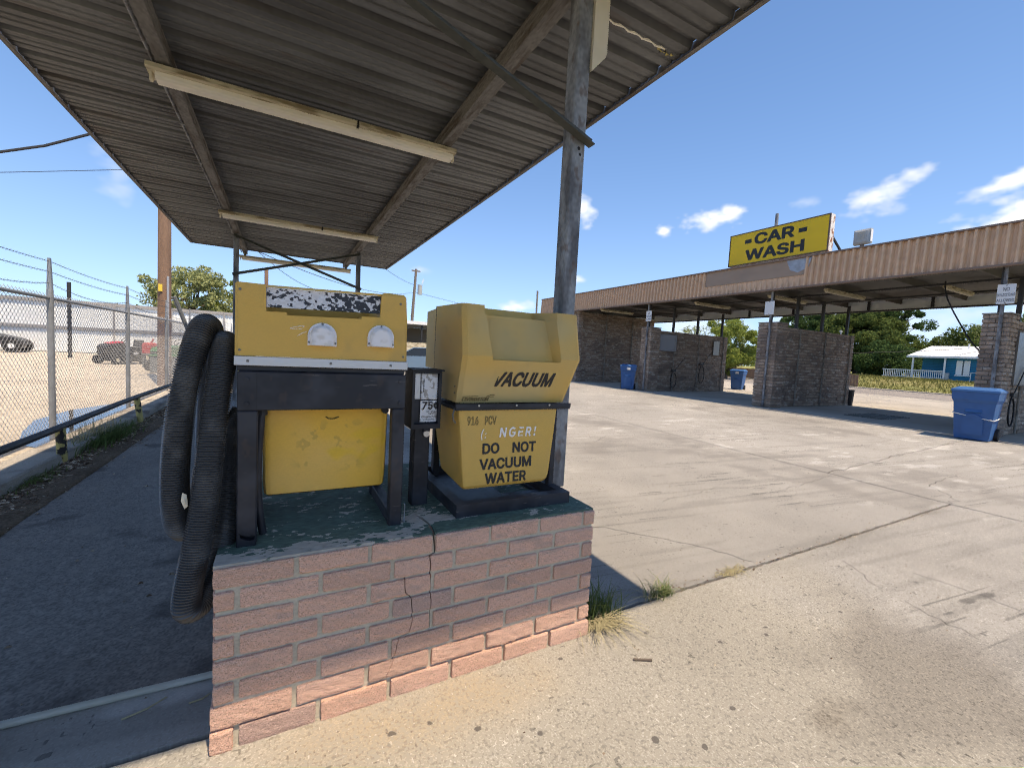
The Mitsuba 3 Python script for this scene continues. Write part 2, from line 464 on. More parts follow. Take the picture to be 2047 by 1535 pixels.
def sheet_fn(p, n, uv):
    k = fbm(p.x * .9, p.y * 2.5, 1., 4)
    s = noise(p.x * 1.6, p.y * 30, 3.)
    c = mix(C3(.158, .163, .166), C3(.080, .080, .080), smoothstep(.3, .72, k * .75 + s * .25))
    c = mix(c, C3(.09, .07, .058), smoothstep(.66, .80, fbm(p.x * 2.3, p.y * 9, 9., 4)) * .5)
    return c * (.93 + .14 * noise(p.x * 40, p.y * 60, 0.))


pmat('m_roof_sheet', sheet_fn, .5, .2)
pmat('m_beam', lambda p, n, uv: mix(C3(.165, .158, .148), C3(.085, .070, .058), smoothstep(.4, .7, fbm(p.x * 20, p.y * 4, p.z * 20, 4))) * (.8 + .4 * noise(p.x * 70, p.y * 40, p.z * 70)), .65, .1)
pmat('m_dark_iron', lambda p, n, uv: mix(C3(.045, .048, .042), C3(.09, .092, .08), fbm(p.x * 25, p.y * 25, p.z * 25, 4)), .6, .1)
pmat('m_cream', lambda p, n, uv: mix(C3(.70, .65, .52), C3(.56, .50, .36), fbm(p.x * 5, p.y * 14, p.z * 9, 4)), .6)
pmat('m_cream_dirty', lambda p, n, uv: mix(C3(.58, .52, .37), C3(.27, .215, .13), smoothstep(.42, .68, fbm(p.x * 6, p.y * 22, p.z * 20, 4))), .7)
pmat('m_lens', lambda p, n, uv: mix(C3(.88, .85, .76), C3(.74, .68, .54), fbm(p.x * 3, p.y * 20, p.z * 12, 3)), .45)
flat('m_alu', (.56, .56, .57), .42, .75)
flat('m_screw', (.16, .15, .14), .45, .6)
flat('m_steel', (.50, .50, .50), .35, .9)


def peeled_sign(p, n, uv):
    a = fbm(p.x * 85, 3., p.z * 95, 3)
    zone = smoothstep(.13, .18, p.x + (a - .5) * .10) * .215 - .035 + .10 * smoothstep(.55, .75, noise(p.x * 22, 1., p.z * 30))
    blk = smoothstep(.60, .615, a + zone)
    return mix(C3(.62, .62, .63) * (.85 + .25 * noise(p.x * 120, 1., p.z * 120)), C3(.03, .033, .04), blk)


pmat('m_peeled_sign', peeled_sign, .6)
pmat('m_vent', lambda p, n, uv: mix(C3(.72, .70, .69), C3(.60, .57, .54), smoothstep(.5, .75, fbm(p.x * 40, p.y * 40, p.z * 40, 3))), .55)
pmat('m_hose', lambda p, n, uv: mix(C3(.040, .040, .040), C3(.105, .100, .092), smoothstep(.45, .78, fbm(p.x * 14, p.y * 14, p.z * 9, 4))), .38, spec=.6)
pmat('m_pvc', lambda p, n, uv: mix(C3(.50, .50, .44), C3(.30, .29, .22), fbm(p.x * 6, p.y * 30, p.z * 30, 3)), .6)
pmat('m_sticker', lambda p, n, uv: mix(C3(.72, .73, .74), C3(.40, .38, .35), smoothstep(.56, .66, fbm(p.x * 60, 1., p.z * 50, 4))), .5)

# car wash
def wall_brick(p, n, uv):
    r = cell_rand(dr.floor(p.y * 3.2 + .5), dr.floor(p.x * 3.2), dr.floor(p.z / .107))
    c = mix(C3(.22, .16, .12), C3(.36, .275, .21), r)
    c = mix(c, C3(.13, .10, .085), smoothstep(.5, .75, fbm(p.x * 1.2, p.y * 1.2, p.z * 1.6, 4)) * .7)
    return mix(c, C3(.46, .42, .36), smoothstep(.56, .70, fbm(p.x * 5, p.y * 5, p.z * 9, 4)) * .6) * (.8 + .4 * noise(p.x * 50, p.y * 50, p.z * 50))


pmat('m_wall_brick', wall_brick, .85, bump=lambda p, n, uv: fbm(p.x * 24, p.y * 24, p.z * 40, 3), bscale=.012, eps=.004)
flat('m_wall_mortar', (.17, .15, .13), .9)
pmat('m_fascia', lambda p, n, uv: mix(C3(.64, .425, .265), C3(.56, .37, .235), fbm(p.x * 2, p.y * .8, p.z * 3, 4)) * (.92 + .16 * noise(p.y * 9, p.z * 9, 1.)), .55)
pmat('m_fascia_patch', lambda p, n, uv: mix(C3(.29, .205, .145), C3(.35, .25, .18), fbm(p.x, p.y * 2, p.z * 4, 3)), .6)
flat('m_fascia_trim', (.19, .13, .10), .6)
pmat('m_bare_metal', lambda p, n, uv: mix(C3(.42, .44, .48), C3(.26, .25, .25), fbm(p.y * 9, p.z * 9, 1., 3)), .4, .3)
pmat('m_soffit', lambda p, n, uv: mix(C3(.15, .145, .135), C3(.07, .062, .055), smoothstep(.35, .65, fbm(p.x * .7, p.y * .7, 1., 4))), .8)
flat('m_black_post', (.025, .025, .026), .55)
pmat('m_sign_yellow', lambda p, n, uv: mix(C3(.74, .50, .008), C3(.66, .44, .01), fbm(p.y * 1.3, p.z * 2, 1., 3)), .5)
pmat('m_sign_edge', lambda p, n, uv: mix(C3(.72, .70, .67), C3(.33, .15, .08), smoothstep(.50, .62, fbm(p.x * 12, p.y * 12, p.z * 6, 4))), .7)
flat('m_sign_frame', (.11, .075, .055), .6)
flat('m_white_sign', (.66, .66, .65), .5)
flat('m_grey_print', (.16, .16, .17), .6)
pmat('m_can_blue', lambda p, n, uv: C3(.032, .10, .265) * (.85 + .3 * fbm(p.x * 6, p.y * 6, p.z * 6, 3)), .5)
flat('m_can_lid', (.042, .125, .31), .45)
flat('m_rubber', (.015, .015, .015), .7)
flat('m_cord', (.65, .65, .62), .7)
flat('m_flood', (.42, .43, .42), .5)

# the rest of the neighbourhood
pmat('m_house_blue', lambda p, n, uv: C3(.016, .15, .27) * (.85 + .3 * smoothstep(.1, .2, dr.abs(p.z * 6 - dr.floor(p.z * 6) - .5))), .7)
flat('m_white_paint', (.78, .78, .77), .6)
pmat('m_white_metal', lambda p, n, uv: C3(.76, .78, .78) * (.92 + .1 * fbm(p.x, p.y, p.z * 2, 3)), .45)
flat('m_window', (.10, .13, .15), .1)
flat('m_porch', (.17, .17, .18), .8)
pmat('m_lot_sheet', lambda p, n, uv: mix(C3(.86, .88, .87), C3(.76, .79, .78), fbm(p.x * .8, 1., p.z * 1.5, 3)), .6)
flat('m_lot_rail', (.33, .32, .31), .6)
pmat('m_fence_galv', lambda p, n, uv: C3(.33, .34, .35) * (.7 + .6 * fbm(p.x * 9, p.y * 9, p.z * 9, 3)), .5, .5)
pmat('m_pole_wood', lambda p, n, uv: mix(C3(.29, .185, .125), C3(.16, .10, .068), fbm(p.x * 18, p.y * 18, p.z * 1.6, 4)), .85, bump=lambda p, n, uv: fbm(p.x * 60, p.y * 60, p.z * 3, 3), bscale=.006)
pmat('m_pole_grey', lambda p, n, uv: mix(C3(.25, .21, .18), C3(.14, .12, .10), fbm(p.x * 12, p.y * 12, p.z * 1.2, 4)), .85)
pmat('m_rail_black', lambda p, n, uv: mix(C3(.020, .020, .022), C3(.11, .085, .065), smoothstep(.55, .72, fbm(p.x * 14, p.y * 5, p.z * 14, 4))), .55)
pmat('m_rail_post', lambda p, n, uv: mix(C3(.40, .34, .12), C3(.022, .02, .02), smoothstep(.50, .57, fbm(p.x * 24, p.y * 24, p.z * 15, 4))), .7)
flat('m_wire', (.03, .03, .032), .6)
flat('m_conduit', (.42, .43, .45), .5, .3)
flat('m_tag', (.75, .55, .06), .6)
mat('m_puddle', {'type': 'twosided', 'bsdf': {'type': 'principled', 'base_color': rgb(.045, .04, .032), 'roughness': .03, 'specular': .9}})
flat('m_red', (.45, .025, .03), .4)
flat('m_green', (.03, .15, .035), .4)
flat('m_yellow_part', (.55, .38, .02), .5)
flat('m_machine_grey', (.16, .17, .17), .6)
flat('m_tan_seat', (.45, .40, .30), .7)
flat('m_car_blue', (.17, .26, .36), .25, clearcoat=.8)
flat('m_dark_glass', (.02, .025, .03), .06)
pmat('m_litter', lambda p, n, uv: mix(C3(.10, .065, .04), C3(.62, .52, .38), dr.power(cell_rand(dr.floor(p.x * 30), dr.floor(p.y * 30), 1.), 3.)) , .9)


def leaf_mat(name, a, b, trans=.45):
    return mat(name, {'type': 'principledthin', 'base_color': proc(lambda p, n, uv: mix(C3(*a), C3(*b), fbm(p.x * 1.1, p.y * 1.1, p.z * 1.1, 3) * .6 + .4 * noise(p.x * 7, p.y * 7, p.z * 7))), 'roughness': .6, 'diff_trans': trans, 'spec_trans': 0.0})


leaf_mat('m_leaf_oak', (.070, .105, .030), (.165, .205, .065), .6)
leaf_mat('m_leaf_dark', (.045, .085, .030), (.105, .155, .055), .5)
leaf_mat('m_leaf_light', (.19, .25, .05), (.36, .40, .11), .6)
leaf_mat('m_leaf_olive', (.24, .27, .11), (.42, .44, .21), .5)
leaf_mat('m_grass', (.07, .115, .035), (.17, .21, .075), .5)
leaf_mat('m_grass_dry', (.34, .295, .165), (.46, .41, .25), .4)
leaf_mat('m_grass_field', (.16, .17, .05), (.30, .27, .10), .5)
pmat('m_bark', lambda p, n, uv: mix(C3(.14, .11, .085), C3(.07, .055, .045), fbm(p.x * 8, p.y * 8, p.z * 2, 4)), .9)

# ------------------------------------------------------------------ ground
rng = np.random.default_rng(7)


def jag(pts, step=.12, amp=.012, seed=0):
    r = np.random.default_rng(seed)
    out = []
    for a, b in zip(pts[:-1], pts[1:]):
        a, b = V(*a), V(*b)
        n = max(1, int(np.linalg.norm(b - a) / step))
        d = (b - a) / np.linalg.norm(b - a); s = V(-d[1], d[0])
        for i in range(n):
            out.append(a + (b - a) * i / n + (s * r.normal(0, amp) if i else 0))
    out.append(V(*pts[-1]))
    return [tuple(p) for p in out]


def terrain(x, y):
    s = np.clip((x - 47.5) / 9, 0, 1)
    return -.04 + (s * s * (3 - 2 * s)) * 1.0 + np.clip((x - 60) / 60, 0, 1) * .6


gx = np.concatenate([np.linspace(-400, -40, 10), np.linspace(-30, 44, 12), np.linspace(45, 62, 30), np.linspace(70, 700, 16)])
gy = np.linspace(-350, 700, 44)
X, Y = np.meshgrid(gx, gy, indexing='ij')
ij = np.stack(np.meshgrid(np.arange(len(gx) - 1), np.arange(len(gy) - 1), indexing='ij'), -1).reshape(-1, 2)
idx = lambda i, j: i * len(gy) + j
q = np.stack([idx(ij[:, 0], ij[:, 1]), idx(ij[:, 0] + 1, ij[:, 1]), idx(ij[:, 0] + 1, ij[:, 1] + 1), idx(ij[:, 0], ij[:, 1] + 1)], -1)
single('ground', (np.stack([X, Y, terrain(X, Y)], -1).reshape(-1, 3), q), 'm_field', 'grassy earth of the neighbourhood around the paved lots', smooth=True, kind='structure')
single('gravel_lot', bx(-60, -2.32, 3.0, 44, -.03, -.002), 'm_gravel', 'sunlit tan gravel yard behind the chain link fence', kind='structure')

fc = thing('forecourt', 'worn concrete slabs of the forecourt with cracked joints', None, kind='structure')
part(fc, 'bedding', bx(-9, 15.0, -9, 42, -.036, -.026), 'm_soil')
xs_l, xs_r = -1.98, 6.6
lines = [jag([(6.6, -9), (6.56, 1.3), (6.55, 1.78), (6.64, 3.05), (6.9, 9.2), (7.0, 42)], .25, .006, 1),
         jag([(-2, 1.735), (1.4, 1.735), (2.1, 1.74), (6.55, 1.80)], .045, .0035, 2),
         jag([(6.64, 3.07), (9.5, 3.33), (15.0, 3.75)], .25, .012, 3),
         jag([(-2, 9.1), (6.9, 9.2)], .4, .006, 4), jag([(7, 9.8), (15.0, 10.1)], .4, .006, 5), jag([(-2, 16.5), (15.0, 16.8)], .4, .006, 6),
         jag([(-2, 25), (15.0, 25)], .4, .006, 8), jag([(-9, -3.6), (15.0, -3.4)], .4, .006, 9)]
cracks = [jag([(1.60, 3.0), (1.95, 2.92), (2.35, 2.72), (2.62, 2.42), (2.9, 2.08), (3.02, 1.80)], .06, .012, 11),
          jag([(3.70, 1.55), (3.55, 1.35), (3.48, 1.22)], .04, .016, 12), jag([(3.44, 1.10), (3.40, 1.0), (3.33, .74)], .04, .014, 18),
          jag([(3.98, 1.25), (4.02, .95), (4.0, .70), (4.2, .3)], .06, .010, 16),
          jag([(6.6, 1.80), (7.0, 1.92), (7.4, 2.25), (8.6, 2.35)], .1, .02, 13),
          jag([(2.4, 5.2), (3.2, 5.7), (4.6, 5.6), (5.4, 6.1)], .15, .03, 15),
          jag([(3.4, 3.0), (4.4, 3.15), (5.2, 2.8), (6.5, 2.95)], .12, .02, 17)]
cut = unary_union([LineString(l).buffer(w, cap_style=2) for l, w in zip(lines, [.010, .012, .009, .006, .006, .006, .006, .006])] +
                  [LineString(l).buffer(w, cap_style=2) for l, w in zip(cracks, [.004, .0022, .0022, .0028, .004, .003, .003])])
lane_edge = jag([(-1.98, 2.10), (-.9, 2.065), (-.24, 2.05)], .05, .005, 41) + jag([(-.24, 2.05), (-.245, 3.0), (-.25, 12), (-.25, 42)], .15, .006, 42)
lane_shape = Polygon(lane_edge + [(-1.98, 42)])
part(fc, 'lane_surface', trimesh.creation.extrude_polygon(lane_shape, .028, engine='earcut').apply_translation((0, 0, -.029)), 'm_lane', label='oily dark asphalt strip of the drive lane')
lot = sbox(-1.98, -9, 15.0, 42).union(sbox(-9, -9, -1.9, 1.735)).difference(cut).difference(lane_shape.buffer(.004))
for g in sorted(lot.geoms, key=lambda g: -g.area):
    if g.area < .02: continue
    z = 0.0
    part(fc, 'slab', trimesh.creation.extrude_polygon(g, .028, engine='earcut').apply_translation((0, 0, -.028)), 'm_concrete')
single('wash_floor', bx(15.0, 23.6, -3, 22, -.03, -.003), 'm_concrete_far', 'concrete floor of the wash bays', kind='structure')
single('driveway', bx(23.6, 34.5, -40, 60, -.03, -.006), 'm_concrete_far', 'pale concrete apron behind the wash bays', kind='structure')
rd = thing('street', 'grey street beyond the car wash', None, kind='structure')
part(rd, 'roadway', bx(34.5, 46.6, -120, 200, -.03, -.012), 'm_asphalt')
part(rd, 'kerb', bx(46.6, 47.6, -120, 200, -.03, .06), 'm_concrete_far')
# manhole-like drain grate in the right bay
dg = thing('drain_grate', 'dark steel drain grate in the floor of the nearest wash bay', 'drain')
part(dg, 'frame', cat(bx(16.2, 18.2, 6.2, 6.26, -.02, .012), bx(16.2, 18.2, 7.14, 7.2, -.02, .012), bx(16.2, 16.26, 6.262, 7.138, -.02, .012), bx(18.14, 18.2, 6.262, 7.138, -.02, .012)), 'm_dark_iron')
for i in range(15):
    part(dg, 'bar', bx(16.33 + i * .12, 16.39 + i * .12, 6.262, 7.138, -.004, .008), 'm_dark_iron')

# ------------------------------------------------------------------ brick pedestal
PX0, PX1, PY0, PY1, PZ = -.200, 1.390, 1.643, 2.75, .650
ped = thing('brick_pedestal', 'long pink brick pedestal with a cracked front and peeling green top', 'brick plinth')
crack1 = [(.556, .70), (.558, .655), (.563, .567), (.540, .560), (.550, .446), (.549, .392), (.554, .300), (.551, .236)]
crack2 = [(.441, .488), (.446, .425), (.470, .397), (.477, .306), (.465, .246), (.426, .238), (.407, .167), (.377, .084)]


def slit(poly, w0, w1, d):
    L = []; R = []
    n = len(poly)
    P = [V(*p) for p in jag(poly, .02, .0016, 5)]
    for i, p in enumerate(P):
        w = w0 + (w1 - w0) * i / (len(P) - 1)
        t = P[min(i + 1, len(P) - 1)] - P[max(i - 1, 0)]; t /= np.linalg.norm(t)
        s = V(-t[1], t[0]) * w / 2
        L.append(p + s); R.append(p - s)
    return prism(L + R[::-1], 'y', PY0 - .05, PY0 + d)


SL = slit(crack1, .0085, .0016, .09) + slit(crack2, .0042, .0020, .07)
topslit = prism([(.545, 1.60), (.563, 1.66), (.572, 1.75), (.560, 1.83), (.535, 1.87), (.552, 1.80), (.560, 1.75), (.552, 1.66)], 'z', .60, .70)
core = mbx(PX0 + .012, PX1 - .012, PY0 + .009, PY1 - .012, 0, PZ - .010) - SL
part(ped, 'mortar', core, 'm_mortar')
cap = rough_brick(PX0 + .004, PX1 - .004, PY0 + .010, PY1, PZ - .0098, PZ + .003, 60, 44, 1, .004, .004, 3, 14)
capm = m3.Manifold(m3.Mesh(cap.vertices.astype(np.float32), cap.faces.astype(np.uint32)))
part(ped, 'painted_top', (capm - topslit - SL) if capm.status() == m3.Error.NoError else cap, 'm_peeling_paint', smooth=False, label='peeling dark green painted concrete top')
odd, even = [.052, .3045, .5575, .812, 1.066, 1.318], [-.126, .133, .391, .650, .905, 1.152]
J = .0055
for r in range(8):
    zt = PZ - .0813 * r - (.0 if r == 0 else .0045)
    zb = PZ - .0813 * (r + 1) + .0045
    if r == 7: zb = -.004
    if r == 0: zt = PZ - .004
    e = [PX0 + (-.004 if r >= 6 else .004)] + (odd if r % 2 == 0 else even) + [PX1]
    for i in range(len(e) - 1):
        g = np.random.default_rng(100 * r + i)
        a, b = e[i] + (J if i else 0), e[i + 1] - (J if i < len(e) - 2 else 0)
        jut = g.uniform(-.0045, .0030) - (.006 if r == 7 else .003 if r == 6 else 0)
        dz0, dz1 = g.uniform(-.0015, .003), g.uniform(-.003, .0015)
        if r == 7: dz0 = 0
        m = rough_brick(a + g.uniform(0, .002), b - g.uniform(0, .002), PY0 + jut, PY0 + .10, zb + dz0, zt + dz1, 22, 4, 8, .0075, .0042, 100 * r + i, 60)
        mm = m3.Manifold(m3.Mesh(m.vertices.astype(np.float32), m.faces.astype(np.uint32)))
        if mm.status() == m3.Error.NoError and a < .60 and b > .36:
            m = mm - SL
        part(ped, 'brick', m, 'm_brick_3' if (r, i) in ((3, 3), (7, 1)) else f'm_brick_{(0, 1, 0, 2, 0)[int(g.integers(0, 5))]}', smooth=40)
    # the two ends
    ye = [PY0 + .104 + (0 if r % 2 == 0 else .13)]
    while ye[-1] < PY1 - .02: ye.append(ye[-1] + .254)
    ye[-1] = PY1
    if r % 2: ye = [PY0 + .104] + ye
    for X0, X1 in ((PX0 + .004, PX0 + .10), (PX1 - .10, PX1)):
        for i in range(len(ye) - 1):
            if ye[i + 1] - ye[i] < .03: continue
            part(ped, 'brick', rough_brick(X0, X1, ye[i] + (J if i else .002), ye[i + 1] - J, zb, zt, 3, 10, 4, .006, .002, 5000 + r * 20 + i, 55), 'm_brick_0', smooth=40)

# ------------------------------------------------------------------ left vacuum station
v1 = thing('vacuum_station', 'yellow hooded vacuum station on dark steel legs with two white half-round covers', 'vacuum machine')
hx0, hx1, hf, hb = -.150, .452, 1.775, 2.30
# hood: front outline with the notch for the name panel, leaning right edge
out = [(hx0, 1.3455), (hx1, 1.3455), (.449, 1.50), (.440, 1.606), (.430, 1.616), (.352, 1.616), (.343, 1.607), (.340, 1.518), (-.056, 1.506), (-.058, 1.600), (hx0 + .006, 1.600), (hx0, 1.594)]
hood = prism(out, 'y', hf, hb)
soft = hull([(x, y, z) for x in (hx0, hx1) for z in (1.3455, 1.63) for y in (hf + .010, hb)] + [(x, hf, z) for x in (hx0 + .010, hx1 - .010) for z in (1.3455, 1.606)])
hood = (hood ^ soft) - mbx(hx0 + .02, hx1 - .02, hf + .02, hb - .02, 1.30, 1.49)
hood = hood + mbx(-.10, .40, 2.05, 2.25, 1.48, 1.56)
# slot under the name panel
hood = hood - prism([(.010, 1.4975), (.270, 1.5060), (.270, 1.530), (.010, 1.524)], 'y', hf - .01, hf + .10)
part(v1, 'hood', hood, 'm_yellow', label='faded mustard yellow hood')
sp = part(v1, 'name_panel', prism([(-.0555, 1.5225), (.3395, 1.5335), (.341, 1.6015), (-.0555, 1.5905)], 'y', hf + .014, hf + .030), 'm_peeled_sign', label='flaking white panel with black specks')
part(v1, 'panel_frame', beam((-.0545, hf + .011, 1.5955), (.341, hf + .011, 1.6065), .012, .008), 'm_yellow_faded')
part(v1, 'scratch', cat(tube([(.02, hf - .0005, 1.452), (.05, hf - .0008, 1.461), (.068, hf - .0008, 1.4625), (.062, hf - .0005, 1.457)], .0011, 5),
                        tube([(.022, hf - .0005, 1.450), (.06, hf - .0005, 1.452)], .0008, 5), tube([(.045, hf - .0005, 1.425), (.062, hf - .0008, 1.438), (.098, hf - .0008, 1.4475)], .0011, 5)), 'm_chalk')
for cx, cz, w in ((.129, 1.397, .050), (.344, 1.404, .051)):
    arch = lambda rr, z0: [(cx - rr, z0)] + [(cx - rr * math.cos(t), cz + .033 + (rr) * .98 * math.sin(t)) for t in np.linspace(0, math.pi, 22)] + [(cx + rr, z0)]
    flange = prism(arch(w, cz - .004), 'y', hf - .006, hf - .0005)
    lv = [(w * .86, -.006), (w * .82, -.016), (w * .74, -.023), (w * .60, -.027)]
    dome = hull([(x, hf + dy, z) for k, (rr, dy) in enumerate(lv) for x, z in arch(rr, cz - .002 + 0.000 * k)])
    dome = dome - hull([(x, hf + dy + .004, z) for k, (rr, dy) in enumerate([(w * .80, 0), (w * .76, -.013), (w * .62, -.020)]) for x, z in arch(rr, cz - .02)])
    vk = part(v1, 'vent_cover', flange + dome, 'm_vent', smooth=35)
    for sx, sz in ((0, cz + .033 + w * .90), (-w * .90, cz + .008), (w * .90, cz + .008)):
        part(vk, 'screw', rod((cx + sx, hf - .0085, sz), (cx + sx, hf - .005, sz), .0042, 8), 'm_screw')
# bright trim strip
part(v1, 'trim_strip', cbx(hx0 - .001, hx1 + .002, hf - .006, hf + .02, 1.3115, 1.3445, .0015), 'm_alu', label='bright aluminium trim strip')
for sx in (-.11, .16, .385):
    part(v1, 'screw', rod((sx, hf - .009, 1.328), (sx, hf - .005, 1.328), .005, 8), 'm_screw')
# steel front frame
part(v1, 'upper_rail', cbx(hx0 + .006, hx1 - .004, hf + .016, hb - .02, 1.292, 1.3105, .002), 'm_black_steel')
part(v1, 'front_panel', cbx(hx0 + .008, hx1 - .001, hf + .001, hf + .040, 1.150, 1.291, .004), 'm_black_steel', label='scuffed dark steel front panel')
legL = cbx(-.141, -.078, hf + .002, hf + .050, PZ - .002, 1.1495, .004)
hole = prism([(-.135, .705), (-.128, .700), (-.120, .696), (-.100, .690), (-.092, .694), (-.082, .688), (-.084, .674), (-.098, .672), (-.112, .676), (-.122, .682), (-.131, .688), (-.128, .694)], 'y', hf - .02, hf + .03)
part(v1, 'leg', legL - hole, 'm_black_steel', label='left front leg rusted through at the foot')
part(v1, 'leg', cbx(.400, .452, hf + .002, hf + .050, PZ - .002, 1.1495, .004), 'm_black_steel')
part(v1, 'leg', cbx(-.141, -.09, hb - .09, hb - .04, PZ - .002, 1.29, .004), 'm_black_steel')
part(v1, 'leg', cbx(.400, .449, hb - .09, hb - .04, PZ - .002, 1.29, .004), 'm_black_steel')
part(v1, 'base_rail', cbx(.404, .448, hf + .051, hb - .092, PZ - .002, PZ + .055, .003), 'm_black_steel')
part(v1, 'base_rail', cbx(-.138, -.094, hf + .051, hb - .092, PZ - .002, PZ + .055, .003), 'm_black_steel')
part(v1, 'upper_deck', cbx(hx0 + .012, hx1 - .008, hf + .042, hb - .02, 1.250, 1.2905, .003), 'm_black_steel')
for sx, sz in ((-.135, 1.365), (.435, 1.365), (-.135, 1.575), (.418, 1.578)):
    part(v1, 'rivet', rod((sx, hf - .003, sz), (sx, hf + .002, sz), .0045, 8), 'm_screw')
for sx in (-.112, .428):
    part(v1, 'bolt', rod((sx, hf - .006, 1.262), (sx, hf + .0005, 1.262), .008, 6), 'm_black_steel')
    part(v1, 'bolt', rod((sx, hf - .006, 1.175), (sx, hf + .0005, 1.175), .008, 6), 'm_black_steel')
part(v1, 'seam', bx(-.083, -.0815, hf - .0002, hf + .0009, 1.152, 1.289), 'm_black')
# canister
can = []
for z, ax0, ax1, yf in ((1.240, -.066, .408, 1.872), (1.10, -.066, .406, 1.872), (.86, -.064, .402, 1.874), (.806, -.060, .398, 1.877)):
    for X, Y in ((ax0 + .03, yf), (ax1 - .03, yf), (ax0 + .009, yf + .009), (ax1 - .009, yf + .009), (ax0, yf + .03), (ax1, yf + .03), (ax0, 2.2), (ax1, 2.2)):
        can.append((X, Y, z))
can += [(X, Y, .797) for X in (-.045, .383) for Y in (1.895, 2.18)]
ck = part(v1, 'canister', hull(can), 'm_yellow_tub', smooth=30, label='yellow plastic dust canister with ghost marks of old lettering')
part(ck, 'chip', tube([(.155, 1.870, 1.108), (.165, 1.8695, 1.101), (.18, 1.8695, 1.099), (.197, 1.870, 1.104), (.205, 1.870, 1.108)], .002, 5), 'm_print')
part(v1, 'drain_pipe', tube(smooth_path([(-.066, 1.842, 1.245), (-.068, 1.842, 1.14), (-.076, 1.842, 1.0), (-.078, 1.842, .86), (-.070, 1.846, .74), (-.058, 1.85, .66)], .02), .0135, 12), 'm_black_steel', smooth=40)
part(v1, 'pipe_collar', rod((-.066, 1.842, 1.125), (-.067, 1.842, 1.15), .018, 12), 'm_black_steel')
part(v1, 'knob', rod((.385, 1.84, 1.135), (.385, 1.865, 1.135), .014, 12), 'm_black_steel')
part(v1, 'wire_scrap', cat(tube([(.462, 1.79, .74), (.468, 1.79, .735), (.469, 1.792, .69), (.464, 1.795, .66)], .0022, 6), tube([(.470, 1.80, .70), (.471, 1.80, .655)], .003, 6)), 'm_galv_dirty')
# side bracket that carries the hose
part(v1, 'hose_bracket', cat(beam((-.154, 1.99, 1.40), (-.154, 1.99, 1.30), .05, .06, (0, 1, 0)), tube(smooth_path([(-.15, 1.99, 1.36), (-.22, 1.98, 1.375), (-.30, 1.96, 1.378), (-.325, 1.955, 1.40)], .02), .012, 8)), 'm_black_steel')

# corrugated hose, one long piece folded over the bracket
hose_pts = [(-.148, 2.10, 1.10), (-.180, 2.02, .98), (-.178, 1.90, .80), (-.196, 1.82, .58), (-.240, 1.77, .480), (-.272, 1.735, .478), (-.272, 1.735, .56), (-.248, 1.76, .72), (-.232, 1.78, .85),
            (-.220, 1.80, 1.02), (-.205, 1.835, 1.20), (-.192, 1.88, 1.335), (-.195, 1.955, 1.388), (-.215, 2.03, 1.34), (-.235, 2.07, 1.15), (-.258, 2.08, .95), (-.285, 2.03, .75), (-.300, 1.95, .690),
            (-.318, 1.88, .718), (-.328, 1.85, .82), (-.328, 1.85, .95), (-.318, 1.855, 1.10), (-.300, 1.87, 1.25), (-.274, 1.90, 1.385), (-.258, 1.96, 1.446), (-.248, 2.03, 1.42), (-.256, 2.10, 1.25), (-.27, 2.13, 1.0), (-.27, 2.16, .70), (-.255, 2.18, .30)]
hp = smooth_path(hose_pts, .0014)
s = np.arange(len(hp))
hr = .0405 + .0030 * np.clip(1.7 * np.cos(s * 2 * np.pi / 6), -1, 1)
hz = thing('vacuum_hose', 'black corrugated vacuum hose hanging in loops beside the left vacuum station', 'hose')
part(hz, 'hose_tube', tube(hp, hr, 28), 'm_hose', smooth=True)
part(hz, 'tag_scrap', hull([(-.296 + a, 1.775 + c, .845 + b) for a, b, c in ((0, .028, 0), (.012, .02, 0), (.016, -.02, 0), (.006, -.03, 0), (-.004, 0, 0), (.006, 0, -.006))]), 'm_cream')

# ------------------------------------------------------------------ coin post
cp = thing('coin_box', 'small black coin box on a steel post with a worn price sticker', 'coin box')
part(cp, 'post', cbx(.552, .628, 1.985, 2.06, PZ - .002, 1.030, .004), 'm_black_steel')
bxo = mbx(.528, .668, 1.955, 2.10, 1.028, 1.300) - mbx(.540, .656, 1.94, 1.985, 1.050, 1.290)
part(cp, 'housing', bxo, 'm_black_steel')
part(cp, 'top_lip', cbx(.520, .676, 1.94, 2.105, 1.3005, 1.309, .002), 'm_black_steel')
part(cp, 'coin_plate', cbx(.541, .572, 1.978, 1.9845, 1.165, 1.288, .002), 'm_alu')
part(cp, 'coin_plate', cbx(.574, .654, 1.972, 1.9845, 1.165, 1.288, .003), 'm_sticker', label='scratched pale instruction plate')
part(cp, 'coin_slot', bx(.584, .5875, 1.9705, 1.9718, 1.20, 1.262), 'm_black')
stk = part(cp, 'price_sticker', bx(.574, .654, 1.976, 1.9795, 1.058, 1.160), 'm_sticker', label='white price sticker')
for w_, h_, o_, b_ in (('75¢', .034, (.5785, 1.9757, 1.119), True), ('PER CYCLE', .0065, (.602, 1.9757, 1.104), False), ('ONLY', .0065, (.612, 1.9757, 1.094), False), ('USE QUARTERS', .0075, (.578, 1.9757, 1.079), False), ('4 MINUTES', .0075, (.588, 1.9757, 1.066), False)):
    part(stk, 'lettering', text(w_, h_, 'y', o_, .001, b_, xs=.95), 'm_print')
pk = part(cp, 'padlock', rod((.606, 1.965, 1.002), (.606, 1.983, 1.002), .015, 14), 'm_steel', smooth=40)
part(pk, 'shackle', tube([(.597, 1.974, 1.01), (.597, 1.974, 1.024), (.606, 1.974, 1.030), (.615, 1.974, 1.024), (.615, 1.974, 1.01)], .003, 8), 'm_steel')
part(cp, 'hasp', cbx(.590, .622, 1.962, 1.985, 1.014, 1.0275, .002), 'm_black_steel')

